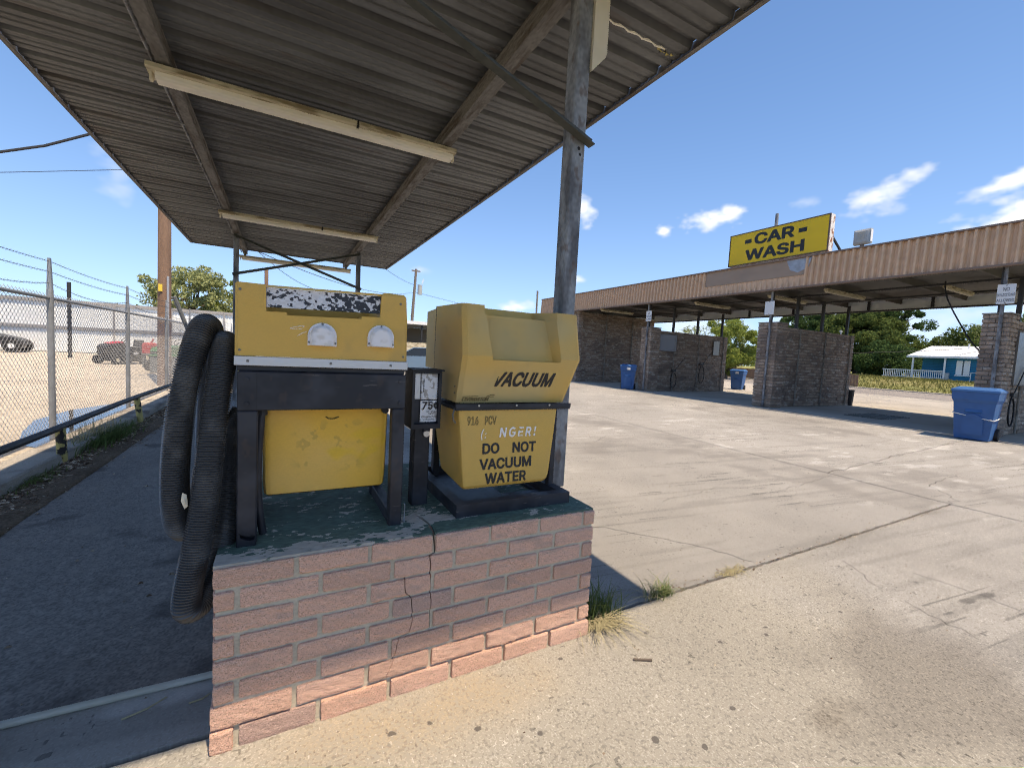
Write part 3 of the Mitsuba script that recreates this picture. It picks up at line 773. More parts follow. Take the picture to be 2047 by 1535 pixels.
# ------------------------------------------------------------------ right vacuum station
v2 = thing('vacuum_station', 'yellow vacuum station with black warning lettering beside the steel post', 'vacuum machine')
ty0, ty1, tx0, tx1 = 1.762, 2.48, .695, 1.312
tray = (mbx(tx0, tx1, ty0, ty1, PZ + .001, PZ + .060) - mbx(tx0 + .05, tx1 - .05, ty0 + .05, ty1 - .05, PZ + .020, PZ + .08) - mbx(1.02, tx1 - .09, ty0 + .20, ty1 - .12, PZ - .01, PZ + .1))
part(v2, 'base_tray', tray, 'm_black_steel', label='scuffed black base frame')
# tub
tub = []
for z, x0, x1, yf in ((1.128, .716, 1.268, 1.850), (.98, .728, 1.246, 1.836), (.80, .742, 1.222, 1.826), (.772, .746, 1.212, 1.826), (.757, .752, 1.200, 1.836)):
    for X, Y in ((x0 + .018, yf), (x1 - .018, yf), (x0 + .005, yf + .005), (x1 - .005, yf + .005), (x0, yf + .018), (x1, yf + .018)):
        tub.append((X, Y, z))
    yb = 2.20 if z > .9 else 2.15
    tub += [(x0, yb, z + .02 if z < .9 else z), (x1, yb, z + .02 if z < .9 else z)]
tk = part(v2, 'tub', hull(tub), 'm_yellow', smooth=25, label='yellow plastic tub with warning lettering')


def tub_y(z): return np.interp(z, [.80, .98, 1.128], [1.826, 1.836, 1.850])


def on_tub(m, off=.0008):
    z = m.vertices[:, 2].copy(); f = m.vertices[:, 1].copy()
    m.vertices[:, 1] = tub_y(z) - off + (f - f.max())
    return m


def outline(s, h, o, w, width):
    m = meshkit.text_mesh(s, h, .001, True)
    g = outline_shape(m).buffer(h * .004)
    ring = g.difference(g.buffer(-w))
    r = cat(*[trimesh.creation.extrude_polygon(k, .001, engine='earcut') for k in getattr(ring, 'geoms', [ring]) if k.area > 1e-9])
    v = r.vertices.copy()
    v[:, 0] = (v[:, 0] - v[:, 0].min()) * width / (v[:, 0].max() - v[:, 0].min())
    r.vertices = V(*o) + v[:, :1] * V(1, 0, 0) + v[:, 1:2] * V(0, 0, 1) + v[:, 2:3] * V(0, -1, 0)
    return r


part(tk, 'number', on_tub(outline('916', .038, (.762, 0, 1.060), .0024, .056)), 'm_outline')
part(tk, 'model_letters', on_tub(outline('PCV', .038, (.852, 0, 1.060), .0024, .060)), 'm_outline')
part(tk, 'faded_word', on_tub(cat(text('(', .040, 'y', (.822, 0, .995), .001, shear=.18), text(':', .032, 'y', (.846, 0, .996), .001, shear=.18), text('N', .043, 'y', (.924, 0, .998), .001, .014, shear=.18, xs=.92), text('G', .043, 'y', (.975, 0, .998), .001, .014, shear=.18, xs=.92),
                                   text('E', .043, 'y', (1.026, 0, .998), .001, .014, shear=.18, xs=.92), text('R', .043, 'y', (1.068, 0, .998), .001, .014, shear=.18, xs=.92), text('!', .043, 'y', (1.116, 0, .998), .001, .014, shear=.18, xs=.92))), 'm_chalk', label='chalky white word with missing letters')
for w_, h_, o_, x_ in (('DO', .046, (.836, 0, .922), 1.0), ('NOT', .046, (.998, 0, .920), 1.0), ('VACUUM', .047, (.826, 0, .847), .99), ('WATER', .047, (.856, 0, .777), .98)):
    part(tk, 'warning_word', on_tub(text(w_, h_, 'y', o_, .001, .024, xs=x_)), 'm_print')
# hood
H0 = [(1.875, 1.160), (1.812, 1.385), (1.860, 1.622), (2.235, 1.632), (2.235, 1.160)]
hd = hull([(x, y, z) for (y, z), xa, xb in zip(H0, (.716, .716, .718, .718, .716), (1.322, 1.372, 1.368, 1.34, 1.31)) for x in (xa + (.022 if y < 1.9 else 0), xb - (.02 if y < 1.9 else 0))] +
          [(x, y + .014, z) for (y, z), xa, xb in zip(H0[:3], (.716, .716, .718), (1.322, 1.372, 1.368)) for x in (xa, xb)] + [(.722, 2.235, 1.626), (1.334, 2.235, 1.626)])
rec = hull([(.868, 1.75, 1.362), (1.268, 1.75, 1.362), (.820, 1.75, 1.66), (1.262, 1.75, 1.66), (.862, 1.860, 1.372), (1.228, 1.860, 1.372), (.842, 1.925, 1.572), (1.205, 1.925, 1.572), (.835, 1.94, 1.66), (1.20, 1.94, 1.66)])
rec2 = hull([(.820, 1.75, 1.578), (1.262, 1.75, 1.578), (.815, 1.75, 1.70), (1.265, 1.75, 1.70), (.845, 2.02, 1.585), (1.185, 2.02, 1.585), (.845, 2.06, 1.70), (1.185, 2.06, 1.70)])
hk = part(v2, 'hood', hd - rec - rec2, 'm_yellow_faded', label='sun-bleached yellow hood with a recessed front')


def hood_y(z): return np.interp(z, [1.16, 1.385], [1.875, 1.812])


def on_hood(m, off=.0008):
    z = m.vertices[:, 2].copy(); f = m.vertices[:, 1].copy()
    m.vertices[:, 1] = hood_y(z) - off + (f - f.max())
    return m


# machine name; the first letter has lost its left arm
vm = on_hood(text('ACUUM', .064, 'y', (.928, 0, 1.246), .0012, .03, shear=.28, width=.285))
vl = text('V', .064, 'y', (.872, 0, 1.245), .0012, .03, shear=.30, xs=.95)
vmid = vl.vertices[:, 0].mean() - .020
vl = vl.slice_plane((vmid, 0, 1.243), (1, 0, -.30), cap=False) if hasattr(vl, 'slice_plane') else vl
part(hk, 'lettering', cat(vm, on_hood(vl)), 'm_print', label='slanted black capitals')
part(hk, 'maker_mark', on_hood(cat(text('LIVINGSTON', .0155, 'y', (.737, 0, 1.171), .001, True, shear=.2), tube([(.742, 0, 1.1905), (.82, 0, 1.1935)], .001, 4), tube([(.862, 0, 1.190), (.885, 0, 1.199), (.905, 0, 1.200)], .0016, 4),
                                  tube([(.860, 0, 1.182), (.884, 0, 1.190), (.902, 0, 1.191)], .0012, 4))), 'm_outline')
for z in (1.205, 1.235):
    part(hk, 'screw', rod((.712, 1.905, z), (.717, 1.905, z), .004, 8), 'm_screw')
part(v2, 'flange', cbx(.700, 1.338, 1.838, 2.24, 1.1285, 1.1445, .002), 'm_black_steel')
part(v2, 'clamp_bar', cbx(.698, 1.338, 1.832, 1.850, 1.138, 1.1595, .002), 'm_black_steel')
for sx in (.81, 1.01, 1.20):
    part(v2, 'clamp_bolt', rod((sx, 1.826, 1.152), (sx, 1.833, 1.152), .005, 8), 'm_steel')
part(v2, 'clip', cat(tube([(.702, 1.86, 1.135), (.690, 1.85, 1.11), (.694, 1.85, 1.085), (.705, 1.85, 1.07)], .004, 6), tube([(.700, 1.87, 1.12), (.692, 1.855, 1.095)], .003, 6)), 'm_screw')
rh = hull([(x, y, z) for y, xa, xb, z0, z1 in ((2.240, .724, 1.33, 1.30, 1.624), (2.50, .748, 1.32, 1.30, 1.622), (2.52, .760, 1.31, 1.32, 1.60)) for x in (xa, xb) for z in (z0, z1)] )
part(v2, 'rear_hood', rh, 'm_yellow_faded', label='greyer rear half of the hood')
part(v2, 'seam', bx(.7165, 1.34, 2.2352, 2.2398, 1.162, 1.633), 'm_black')
part(v2, 'leg', cbx(1.262, 1.300, 2.30, 2.345, PZ + .02, 1.128, .003), 'm_black_steel')
part(v2, 'leg', cbx(.775, .812, 2.36, 2.405, PZ + .02, 1.128, .003), 'm_black_steel')
part(v2, 'leg', cbx(1.270, 1.302, 1.90, 1.94, PZ + .02, 1.128, .003), 'm_black_steel')
part(v2, 'hose_outlet', cat(rod((1.255, 2.0, 1.03), (1.345, 2.0, 1.03), .026, 14), rod((1.335, 1.99, 1.03), (1.345, 1.95, 1.03), .026, 14)), 'm_galv_dirty', smooth=40)

# ------------------------------------------------------------------ canopy over the vacuum island
CX0, CX1, CY0, CY1, CZ = -1.83, 2.40, .23, 11.93, 3.50
cano = thing('canopy', 'long flat corrugated metal canopy over the vacuum island', 'canopy')


def rib_profile(w, rib=.1, n=3, pitch=.3):
    up = []
    for k in range(n):
        c = rib + pitch * k
        up += [(c - .040, 0), (c - .024, .042), (c + .024, .042), (c + .040, 0), (c + .098, 0), (c + .104, .009), (c + .122, .009), (c + .128, 0), (c + .172, 0), (c + .178, .009), (c + .196, .009), (c + .202, 0)]
    up = [(0, 0)] + [p for p in up if p[0] < w - .001] + [(w, 0)]
    return up


for k in range(13):
    y0 = CY0 + .9 * k
    g = np.random.default_rng(k)
    pr = rib_profile(.9)
    dz = g.uniform(0, .003) + (.0012 if k % 2 else 0)
    poly = [(y0 + a - (.0 if 0 < i else .004), CZ + b + dz) for i, (a, b) in enumerate(pr)]
    poly += [(a, b + .0012) for a, b in poly[::-1]]
    part(cano, 'roof_panel', prism(poly, 'x', CX0 + .01, CX1 - .01 + g.uniform(-.004, .004)), 'm_roof_sheet')
for x0, x1, l0, l1 in ((CX0 - .012, CX0 + .004, CX0 - .012, CX0 + .024), (CX1 - .004, CX1 + .012, CX1 - .024, CX1 + .012)):
    part(cano, 'edge_trim', cat(bx(x0, x1, CY0, CY1, CZ - .022, CZ + .045), bx(l0, l1, CY0 + .001, CY1 - .001, CZ - .0245, CZ - .0222)), 'm_beam')
part(cano, 'edge_trim', bx(CX0 - .012, CX1 + .012, CY1 + .0005, CY1 + .014, CZ - .02, CZ + .045), 'm_beam')
part(cano, 'edge_trim', bx(CX0 - .012, CX1 + .012, CY0 - .014, CY0 - .005, CZ - .02, CZ + .045), 'm_beam')


def channel(x0, x1, z0, z1, y0, y1, t, open_right):
    web = bx(x0, x0 + t, y0, y1, z0 + t, z1 - t) if open_right else bx(x1 - t, x1, y0, y1, z0 + t, z1 - t)
    lip = bx(x1 - t, x1, y0, y1, z0 + t, z0 + .02) if open_right else bx(x0, x0 + t, y0, y1, z0 + t, z0 + .02)
    return cat(web, lip, bx(x0, x1, y0, y1, z0, z0 + t), bx(x0, x1, y0, y1, z1 - t, z1))


part(cano, 'beam', channel(1.315, 1.41, 3.375, 3.496, .3, 11.98, .004, True), 'm_beam')
part(cano, 'beam', channel(-.845, -.765, 3.385, 3.496, .3, 11.98, .004, False), 'm_beam')
part(cano, 'conduit', rod((-.872, .3, 3.40), (-.872, 11.8, 3.405), .012, 8), 'm_galv_dirty', smooth=40)
for y in (2.6, 5.2, 6.2, 7.6, 9.4):
    part(cano, 'conduit_clip', bx(-.888, -.846, y, y + .025, 3.386, 3.4205), 'm_galv_dirty')


def post(x, y, z0, z1, w, m):
    return part(cano, 'post', cbx(x - w / 2, x + w / 2, y - w / 2, y + w / 2, z0, z1, .007), m)


post(1.402, 2.045, PZ + .002, 3.374, .092, 'm_galv_dirty')
post(-.905, 1.93, 0, 3.495, .092, 'm_galv_dirty')
post(1.385, 9.80, 0, 3.374, .085, 'm_galv_dirty')
post(-.812, 9.80, 0, 3.384, .085, 'm_galv_dirty')
for p, q_ in (((1.462, 1.985, 2.545), (-.93, 1.985, 3.345)), ((-.80, 1.985, 2.56), (1.36, 1.985, 3.330))):
    if q_[0] < 0: part(cano, 'brace', angle_iron(p, q_, .052, .005, (0, 0, 1), (0, -1, 0)), 'm_dark_iron', label='dark angle iron brace')
for p, q_ in (((-.86, 9.745, 2.60), (1.42, 9.745, 3.31)), ((-.86, 9.738, 3.33), (1.44, 9.738, 2.58))):
    part(cano, 'brace', angle_iron(p, q_, .05, .005, (0, 0, 1), (0, -1, 0)), 'm_dark_iron')
part(cano, 'bolt_hole', rod((1.405, 1.9975, 2.535), (1.405, 1.9985, 2.535), .010, 10), 'm_black')
part(cano, 'bolt_hole', rod((1.415, 1.9975, 2.505), (1.415, 1.9985, 2.505), .008, 10), 'm_black')
pc = [(1.4495, 2.945), (1.4495, 3.36), (1.545, 3.36), (1.545, 3.07), (1.538, 3.045)]
part(cano, 'post_cover', prism(pc, 'y', 1.985, 2.06), 'm_cream', label='cream metal cover on the right of the near post')
# split seam; pale bead stands in for daylight through the panel gap
cs = [(1.52 + .04 * i, 2.255 + .008 * math.sin(i * 2.1) + .004 * (i % 3), 3.4975) for i in range(19)]
part(cano, 'seam_daylight', tube(cs, [.004 + .002 * ((i * 7) % 3) for i in range(19)], 6), 'm_lens', label='pale bead standing in for daylight through a split seam')
part(cano, 'rust_flake', cat(*[hull([(2.18 + .03 * i + a, 2.26 + .012 * (i % 2) + b, 3.496 - c) for a, b, c in ((0, 0, 0), (.035, .008, 0), (.012, .025, .004), (.02, .006, .008))]) for i in range(5)]), 'm_rail_post')

for i, (y, lab) in enumerate(((4.25, 'long cream fluorescent light under the canopy, nearest and largest'), (8.20, 'cream fluorescent light under the canopy, middle of the three'), (11.72, 'cream fluorescent light at the far end of the canopy, above the crossed braces'))):
    f = thing('tube_light', lab, 'light fixture', 'fluorescent lights under the canopy')
    dz = 0 if i < 2 else -.06
    X0, X1 = -.91, 1.47
    body = prism([(y - .105, 3.335), (y - .10, 3.368), (y + .10, 3.368), (y + .105, 3.335), (y + .085, 3.330), (y - .085, 3.330)], 'x', X0, X1).translate((0, 0, dz))
    part(f, 'housing', body, 'm_cream_dirty')
    lens = hull([(x, y + a, 3.3295 - b) for x in (X0 + .05, X1 - .02) for a, b in ((-.062, 0), (.062, 0), (-.062, .030), (.062, .030), (-.045, .047), (.045, .047))]).translate((0, 0, dz))
    part(f, 'diffuser', lens, 'm_lens')
    for x in (X0 + .012, X1 - .016):
        part(f, 'lampholder', hull([(x + c, y + a, 3.3295 - b + dz) for c in (0, .014) for a, b in ((-.035, 0), (.035, 0), (-.035, .06), (-.010, .065), (.035, .035))]), 'm_cream')
    part(f, 'strap', bx(.545, .562, y - .1075, y - .066, 3.318 + dz, 3.3695 + dz), 'm_black')
    for x in (-.80, 1.36):
        part(f, 'hanger', bx(x - .02, x + .02, y - .03, y + .03, 3.3685 + dz, 3.374 if x > 0 else 3.384), 'm_galv_dirty')

# ------------------------------------------------------------------ car wash
WX, WXB, WY0, WY1 = 15.1, 21.5, -2.2, 24.3
cw = thing('car_wash', 'long open brick car wash with a brown ribbed metal fascia', 'car wash')
CH, BL = .1067, .31


def course_wall(name, holder, x0, x1, y0, y1, z1, seed, as_parts, step=1):
    """bricks round the four sides of a pier or wall that runs along x or y"""
    g = np.random.default_rng(seed)
    t = .095
    meshes = []
    n = int(round(z1 / CH))
    h = z1 / n
    for r in range(n):
        za, zb = r * h + .011, (r + 1) * h - .010
        for side in range(4):
            L = (y1 - y0) if side in (0, 1) else (x1 - x0)
            k = max(1, int(round(L / BL)))
            e = np.linspace(0, L, k + 1)
            if r % 2 and k > 1:
                e = np.r_[0, (e[:-1] + e[1:]) / 2, L]
            for a, b in zip(e[:-1], e[1:]):
                a += .006; b -= .006
                jt = g.uniform(-.008, .014)
                if side == 0: m = cbx(x0 - jt, x0 + t, y0 + a, y0 + b, za, zb, .005)
                elif side == 1: m = cbx(x1 - t, x1 + jt, y0 + a, y0 + b, za, zb, .005)
                elif side == 2: m = cbx(x0 + max(a, t + .003), max(x0 + b, x0 + t + .02), y0 - jt, y0 + t, za, zb, .005) if a < L - t - .02 else None
                else: m = cbx(x0 + max(a, t + .003), max(x0 + b, x0 + t + .02), y1 - t, y1 + jt, za, zb, .005) if a < L - t - .02 else None
                if m is None: continue
                if as_parts and side in as_parts: part(holder, 'brick', m, 'm_wall_brick')
                else: meshes.append(tm(m))
    part(holder, 'mortar', bx(x0 + .022, x1 - .022, y0 + .022, y1 - .022, 0, z1 - .014), 'm_wall_mortar')
    if meshes: part(holder, name, cat(*meshes), 'm_wall_brick', kind='stuff')


def group(parent, name):
    return fresh(parent + '__' + name)


piers = [(3.54, 4.01, 'nearest'), (8.95, 9.65, 'mid'), (14.76, 15.39, 'far')]
for i, (ya, yb, _) in enumerate(piers):
    h = group(cw, 'pier')
    course_wall('bricks', h, WX, WX + .62, ya, yb, 2.97, 10 + i, (0, 2))
    part(h, 'cap', rough_brick(WX - .01, WX + .635, ya - .012, yb + .012, 2.972, 3.005, 4, 4, 1, .006, .003, i), 'm_curb')
    yc = (ya + yb) / 2
    h2 = group(cw, 'bay_wall')
    course_wall('bricks', h2, WX + .625, 20.9, yc - .17 + .06, yc + .17 + .06, 2.90, 20 + i, ())
    for x in (16.95, 18.7, 20.6):
        part(cw, 'column', bx(x - .045, x + .045, yc + .02, yc + .11, 2.905, 4.10), 'm_black_post')
        part(cw, 'wall_pipe', rod((x - .05, yc - .145, .01), (x - .05, yc - .145, 2.88), .022, 8), 'm_curb')
    part(cw, 'column', bx(WX - .065, WX - .012, yc - .12, yc - .06, .02, 4.10), 'm_galv_dirty')
    part(cw, 'column', bx(WX + .10, WX + .17, yc - .05, yc + .02, 3.006, 4.10), 'm_black_post')
h = group(cw, 'end_wall')
course_wall('bricks', h, WX + .3, 21.3, 20.6, 20.95, 4.08, 41, ())
course_wall('bricks', group(cw, 'end_wall'), WX, WX + .30, 20.4, 20.95, 4.08, 42, ())
for x in (17.3, 19.4):
    part(cw, 'downpipe', rod((x, 20.55, .02), (x, 20.55, 4.05), .03, 8), 'm_curb')
# roof
part(cw, 'ceiling', bx(WX - .02, WXB - .02, WY0 + .05, WY1 - .05, 4.36, 4.42), 'm_soffit')
for y in np.arange(-1.2, 24, 1.83):
    part(cw, 'rafter', bx(WX + .02, WXB - .06, y, y + .05, 4.16, 4.3595), 'm_soffit')
for x in (WX + .10, 17.2, 19.3):
    part(cw, 'girder', bx(x, x + .09, WY0 + .1, WY1 - .1, 4.10, 4.1595), 'm_black_post')
# front fascia: sloping sheet with ribs
fz0, fz1, fx0, fx1 = 4.10, 5.03, 14.86, 14.92
part(cw, 'fascia', hull([(x, y, z) for y in (WY0, WY1) for x, z in ((fx0 + .032, fz0), (fx0 + .05, fz0), (fx1 + .032, fz1), (fx1 + .05, fz1))]), 'm_fascia')
yy = WY1 - .06
while yy > WY0 + .05:
    patch = 8.15 < yy < 11.85
    if patch:
        top = .44
        m = hull([(fx0 + .0315, yy - .062, fz0), (fx0 + .0315, yy + .062, fz0), (fx0 - .050, yy - .021, fz0), (fx0 - .050, yy + .021, fz0), (fx0 + (fx1 - fx0) * top + .0315, yy, fz0 + (fz1 - fz0) * top)])
    else:
        m = hull([(x + d, yy + s, z) for x, z in ((fx0, fz0), (fx1, fz1)) for d, s in ((.0315, -.062), (.0315, .062), (-.050, -.021), (-.050, .021))])
    part(cw, 'fascia_rib', m, 'm_fascia')
    yy -= .1835
part(cw, 'fascia_patch', hull([(x, y, z) for y in (8.14, 11.86) for x, z in ((fx0 + (fx1 - fx0) * .40 + .003, fz0 + .40 * (fz1 - fz0)), (fx0 + (fx1 - fx0) * .40 + .030, fz0 + .40 * (fz1 - fz0)), (fx1 + .004, fz1), (fx1 + .0305, fz1))]), 'm_fascia_patch', label='flat brown sheet patched over the ribs below the big sign')
part(cw, 'torn_sheet', hull([(fx0 + (fx1 - fx0) * t + .001 - d, y, fz0 + t * (fz1 - fz0)) for d in (0, .006) for t, y in ((.98, 8.75), (.98, 7.95), (.62, 8.05), (.50, 8.35), (.62, 8.6))]), 'm_bare_metal', label='bare grey metal where the brown sheet has torn away')
part(cw, 'top_trim', bx(fx1 - .065, fx1 + .16, WY0 - .02, WY1 + .02, fz1 + .001, fz1 + .045), 'm_fascia_trim')
part(cw, 'bottom_trim', bx(fx0 - .065, fx0 + .10, WY0 - .02, WY1 + .02, fz0 - .045, fz0 - .001), 'm_fascia_trim')
part(cw, 'end_fascia', hull([(x, y, z) for y in (WY1, WY1 + .03) for x, z in ((fx0, fz0), (WXB, fz0), (fx1, fz1), (WXB, fz1))]), 'm_fascia')
# rear fascia seen from inside
part(cw, 'rear_fascia', bx(WXB, WXB + .03, WY0, WY1, 3.98, 5.0), 'm_lot_sheet')
part(cw, 'rear_trim', bx(WXB - .03, WXB + .05, WY0, WY1, 3.92, 3.979), 'm_black_post')
for y in (5.2, 7.0, 9.0, 12.0, 14.2):
    part(cw, 'bracket', bx(WXB - .10, WXB - .032, y, y + .08, 3.985, 4.355), 'm_black_post')
# lamps under the wash roof
for j, (x0, x1, y, lab) in enumerate(((15.9, 18.3, 9.85, 'dusty strip light left of the mid brick pier'), (15.8, 18.3, 7.9, 'dusty strip light right of the mid brick pier, under the torn fascia'), (15.2, 17.5, 18.6, 'dusty strip light in the far wash bay'), (15.9, 18.2, 13.1, 'dusty strip light near the far brick pier'), (17.2, 19.2, 5.4, 'dusty strip light deep in the nearest wash bay'), (15.4, 17.6, 2.95, 'dusty strip light behind the nearest hanging sign'))):
    f = thing('strip_light', lab, 'light fixture', 'strip lights under the wash roof')
    part(f, 'housing', bx(x0, x1, y - .07, y + .07, 4.03, 4.0995), 'm_cream_dirty')
    part(f, 'diffuser', bx(x0 + .03, x1 - .03, y - .045, y + .045, 3.985, 4.0295), 'm_cream')
# equipment on the bay walls
def wall_box(lab, x0, x1, y, z0, z1, m='m_curb'):
    f = thing('notice_board', lab, 'board')
    part(f, 'panel', bx(x0, x1, y - .035, y - .008, z0, z1), m)
    part(f, 'frame', cat(bx(x0 - .03, x1 + .03, y - .045, y - .004, z1 + .001, z1 + .03), bx(x0 - .03, x1 + .03, y - .045, y - .004, z0 - .03, z0 - .001), bx(x0 - .03, x0 - .001, y - .044, y - .005, z0, z1), bx(x1 + .001, x1 + .03, y - .044, y - .005, z0, z1)), 'm_wall_mortar')


flat('m_board', (.20, .20, .22), .35)
flat('m_board_pale', (.42, .42, .38), .5)
wall_box('glossy grey instruction board on the far bay wall', 15.85, 17.0, 14.95, 1.95, 2.72, 'm_board')
wall_box('small pale notice on the far bay wall near its back end', 19.75, 20.2, 14.95, 1.90, 2.62, 'm_board_pale')
wall_box('grey panel on the nearest bay wall behind the big blue bin', 16.0, 17.2, 3.60, 1.3, 2.6, 'm_board')


def bay_hose(lab, x, y, z, drop):
    f = thing('wash_hose', lab, 'hose')
    part(f, 'hose_tube', tube(smooth_path([(x, y - .06, z), (x - .16, y - .07, z - drop * .45), (x - .10, y - .08, z - drop * .95), (x + .08, y - .08, z - drop), (x + .22, y - .07, z - drop * .55), (x + .04, y - .06, z - .04)], .05), .018, 7), 'm_black', smooth=40)
    part(f, 'holder', bx(x - .16, x + .10, y - .12, y - .045, z, z + .10), 'm_black_post')
    part(f, 'lance', rod((x + .05, y - .07, z + .05), (x + .75, y - .07, z + .75), .014, 7), 'm_black_post')


bay_hose('coiled black wash hose with lance on the far bay wall', 16.9, 14.95, .95, .75)
bay_hose('black wash hose hanging near the back of the far bay wall', 18.9, 14.95, 1.35, .9)
bay_hose('black wash hose beside the big blue bin', 15.95, 3.60, 1.0, .72)
single('boom_hose', tube(smooth_path([(16.5, 5.2, 4.1), (16.45, 5.1, 3.6), (16.3, 4.75, 2.9), (16.2, 4.4, 2.3), (16.15, 4.1, 2.0)], .1), .018, 7), 'm_black', 'black hose hanging from the ceiling beside the nearest pier', 'hose', smooth=40)
bc = thing('bucket', 'dark bent sheet bucket on the floor at the back end of the middle bay wall', 'bucket')
part(bc, 'shell', hull([(21.12 + r * math.cos(a), 9.24 + r * math.sin(a), z) for r, z in ((.12, 0), (.15, .62)) for a in np.linspace(0, 6.28, 13)]), 'm_black_post')
part(bc, 'rim', rod((21.12, 9.24, .621), (21.12, 9.24, .66), .17, 12), 'm_beam')

# hanging notice signs
SOL = ['NO', 'SOLICITING', 'ALLOWED']
for lab, y0, y1, z0, z1, words in (('white notice sign on the nearest brick pier post, with three printed lines', 3.485, 3.785, 3.19, 3.65, SOL), ('blank white notice sign on the post of the middle brick pier', 9.07, 9.40, 3.25, 3.715, None), ('small white notice sign on the post of the farthest brick pier', 14.72, 15.05, 3.255, 3.735, SOL)):
    f = thing('notice_sign', lab, 'sign', 'notice signs on the pier posts')
    xs = 14.985
    part(f, 'plate', cbx(xs, xs + .008, y0, y1, z0, z1, .002), 'm_white_sign')
    yc = (y0 + y1) / 2
    part(f, 'strap', bx(xs + .009, WX - .0655, yc - .03, yc + .03, z0 + .08, z1 - .08), 'm_galv_dirty')
    for z in (z0 + .03, z1 - .03):
        part(f, 'bolt', rod((xs - .006, yc, z), (xs - .0005, yc, z), .012, 8), 'm_black')
    if words:
        for i, w in enumerate(words):
            part(f, 'lettering', text(w, .062 if len(w) > 3 else .075, 'x', (xs - .0008, yc, z1 - .155 - .125 * i), .001, .03, xs=.56 if len(w) > 8 else .70, center=True), 'm_grey_print')

# roof sign
sg = thing('car_wash_sign', 'big yellow roof sign with black car wash lettering', 'sign')
sx, sy0, sy1, sz0, sz1 = 15.10, 7.62, 11.07, 5.17, 6.34
part(sg, 'face', bx(sx, sx + .02, sy0 + .035, sy1 - .035, sz0 + .035, sz1 - .035), 'm_sign_yellow')
part(sg, 'cabinet', bx(sx + .021, sx + .27, sy0 + .004, sy1 - .004, sz0 + .004, sz1 - .004), 'm_sign_edge', label='flaking white and rust sign cabinet')
part(sg, 'frame', cat(bx(sx - .012, sx + .03, sy0, sy1, sz1 - .034, sz1), bx(sx - .012, sx + .03, sy0, sy1, sz0, sz0 + .034), bx(sx - .012, sx + .03, sy0, sy0 + .034, sz0 + .0345, sz1 - .0345), bx(sx - .012, sx + .03, sy1 - .034, sy1, sz0 + .0345, sz1 - .0345)), 'm_sign_frame')
part(sg, 'lettering', text('CAR', .35, 'x', (sx - .001, 10.09, 5.855), .004, .03, width=1.39), 'm_print')
part(sg, 'lettering', text('WASH', .35, 'x', (sx - .001, 10.40, 5.325), .004, .03, width=2.06), 'm_print')
part(sg, 'dash_mark', bx(sx - .005, sx - .001, 10.20, 10.45, 5.93, 6.07), 'm_print')
part(sg, 'dash_mark', bx(sx - .005, sx - .001, 8.30, 8.56, 5.93, 6.07), 'm_print')
for y in (10.85, 9.53, 8.05):
    part(sg, 'post', bx(sx + .275, sx + .345, y - .04, y + .04, 4.43, 6.30 if y != 9.53 else 6.86), 'm_galv_dirty')
for y in (10.3, 7.72):
    part(sg, 'stay', beam((sx + .30, y, 5.75), (16.5, y - .35, 4.43), .05, .05), 'm_black_post')
fl = thing('floodlight', 'square floodlight on a short pole above the ribbed fascia', 'floodlight')
part(fl, 'pole', rod((15.95, 7.08, 4.43), (15.95, 7.08, 5.50), .055, 10), 'm_pole_grey')
part(fl, 'housing', hull([(15.84 + a, 7.075 + b, 5.62 + c) for a, s in ((0, .16), (.03, .22), (.16, .23)) for b in (-s, s) for c in (-s, s)]), 'm_flood')
part(fl, 'lens', bx(16.002, 16.012, 6.88, 7.27, 5.42, 5.82), 'm_board_pale')
part(fl, 'fin', cat(*[bx(15.825, 15.8385, 6.98, 7.18, 5.56 + .06 * i, 5.575 + .06 * i) for i in range(4)]), 'm_board_pale')
part(fl, 'edge_reflector', bx(15.86, 15.99, 6.835, 6.843, 5.44, 5.80), 'm_white_paint')


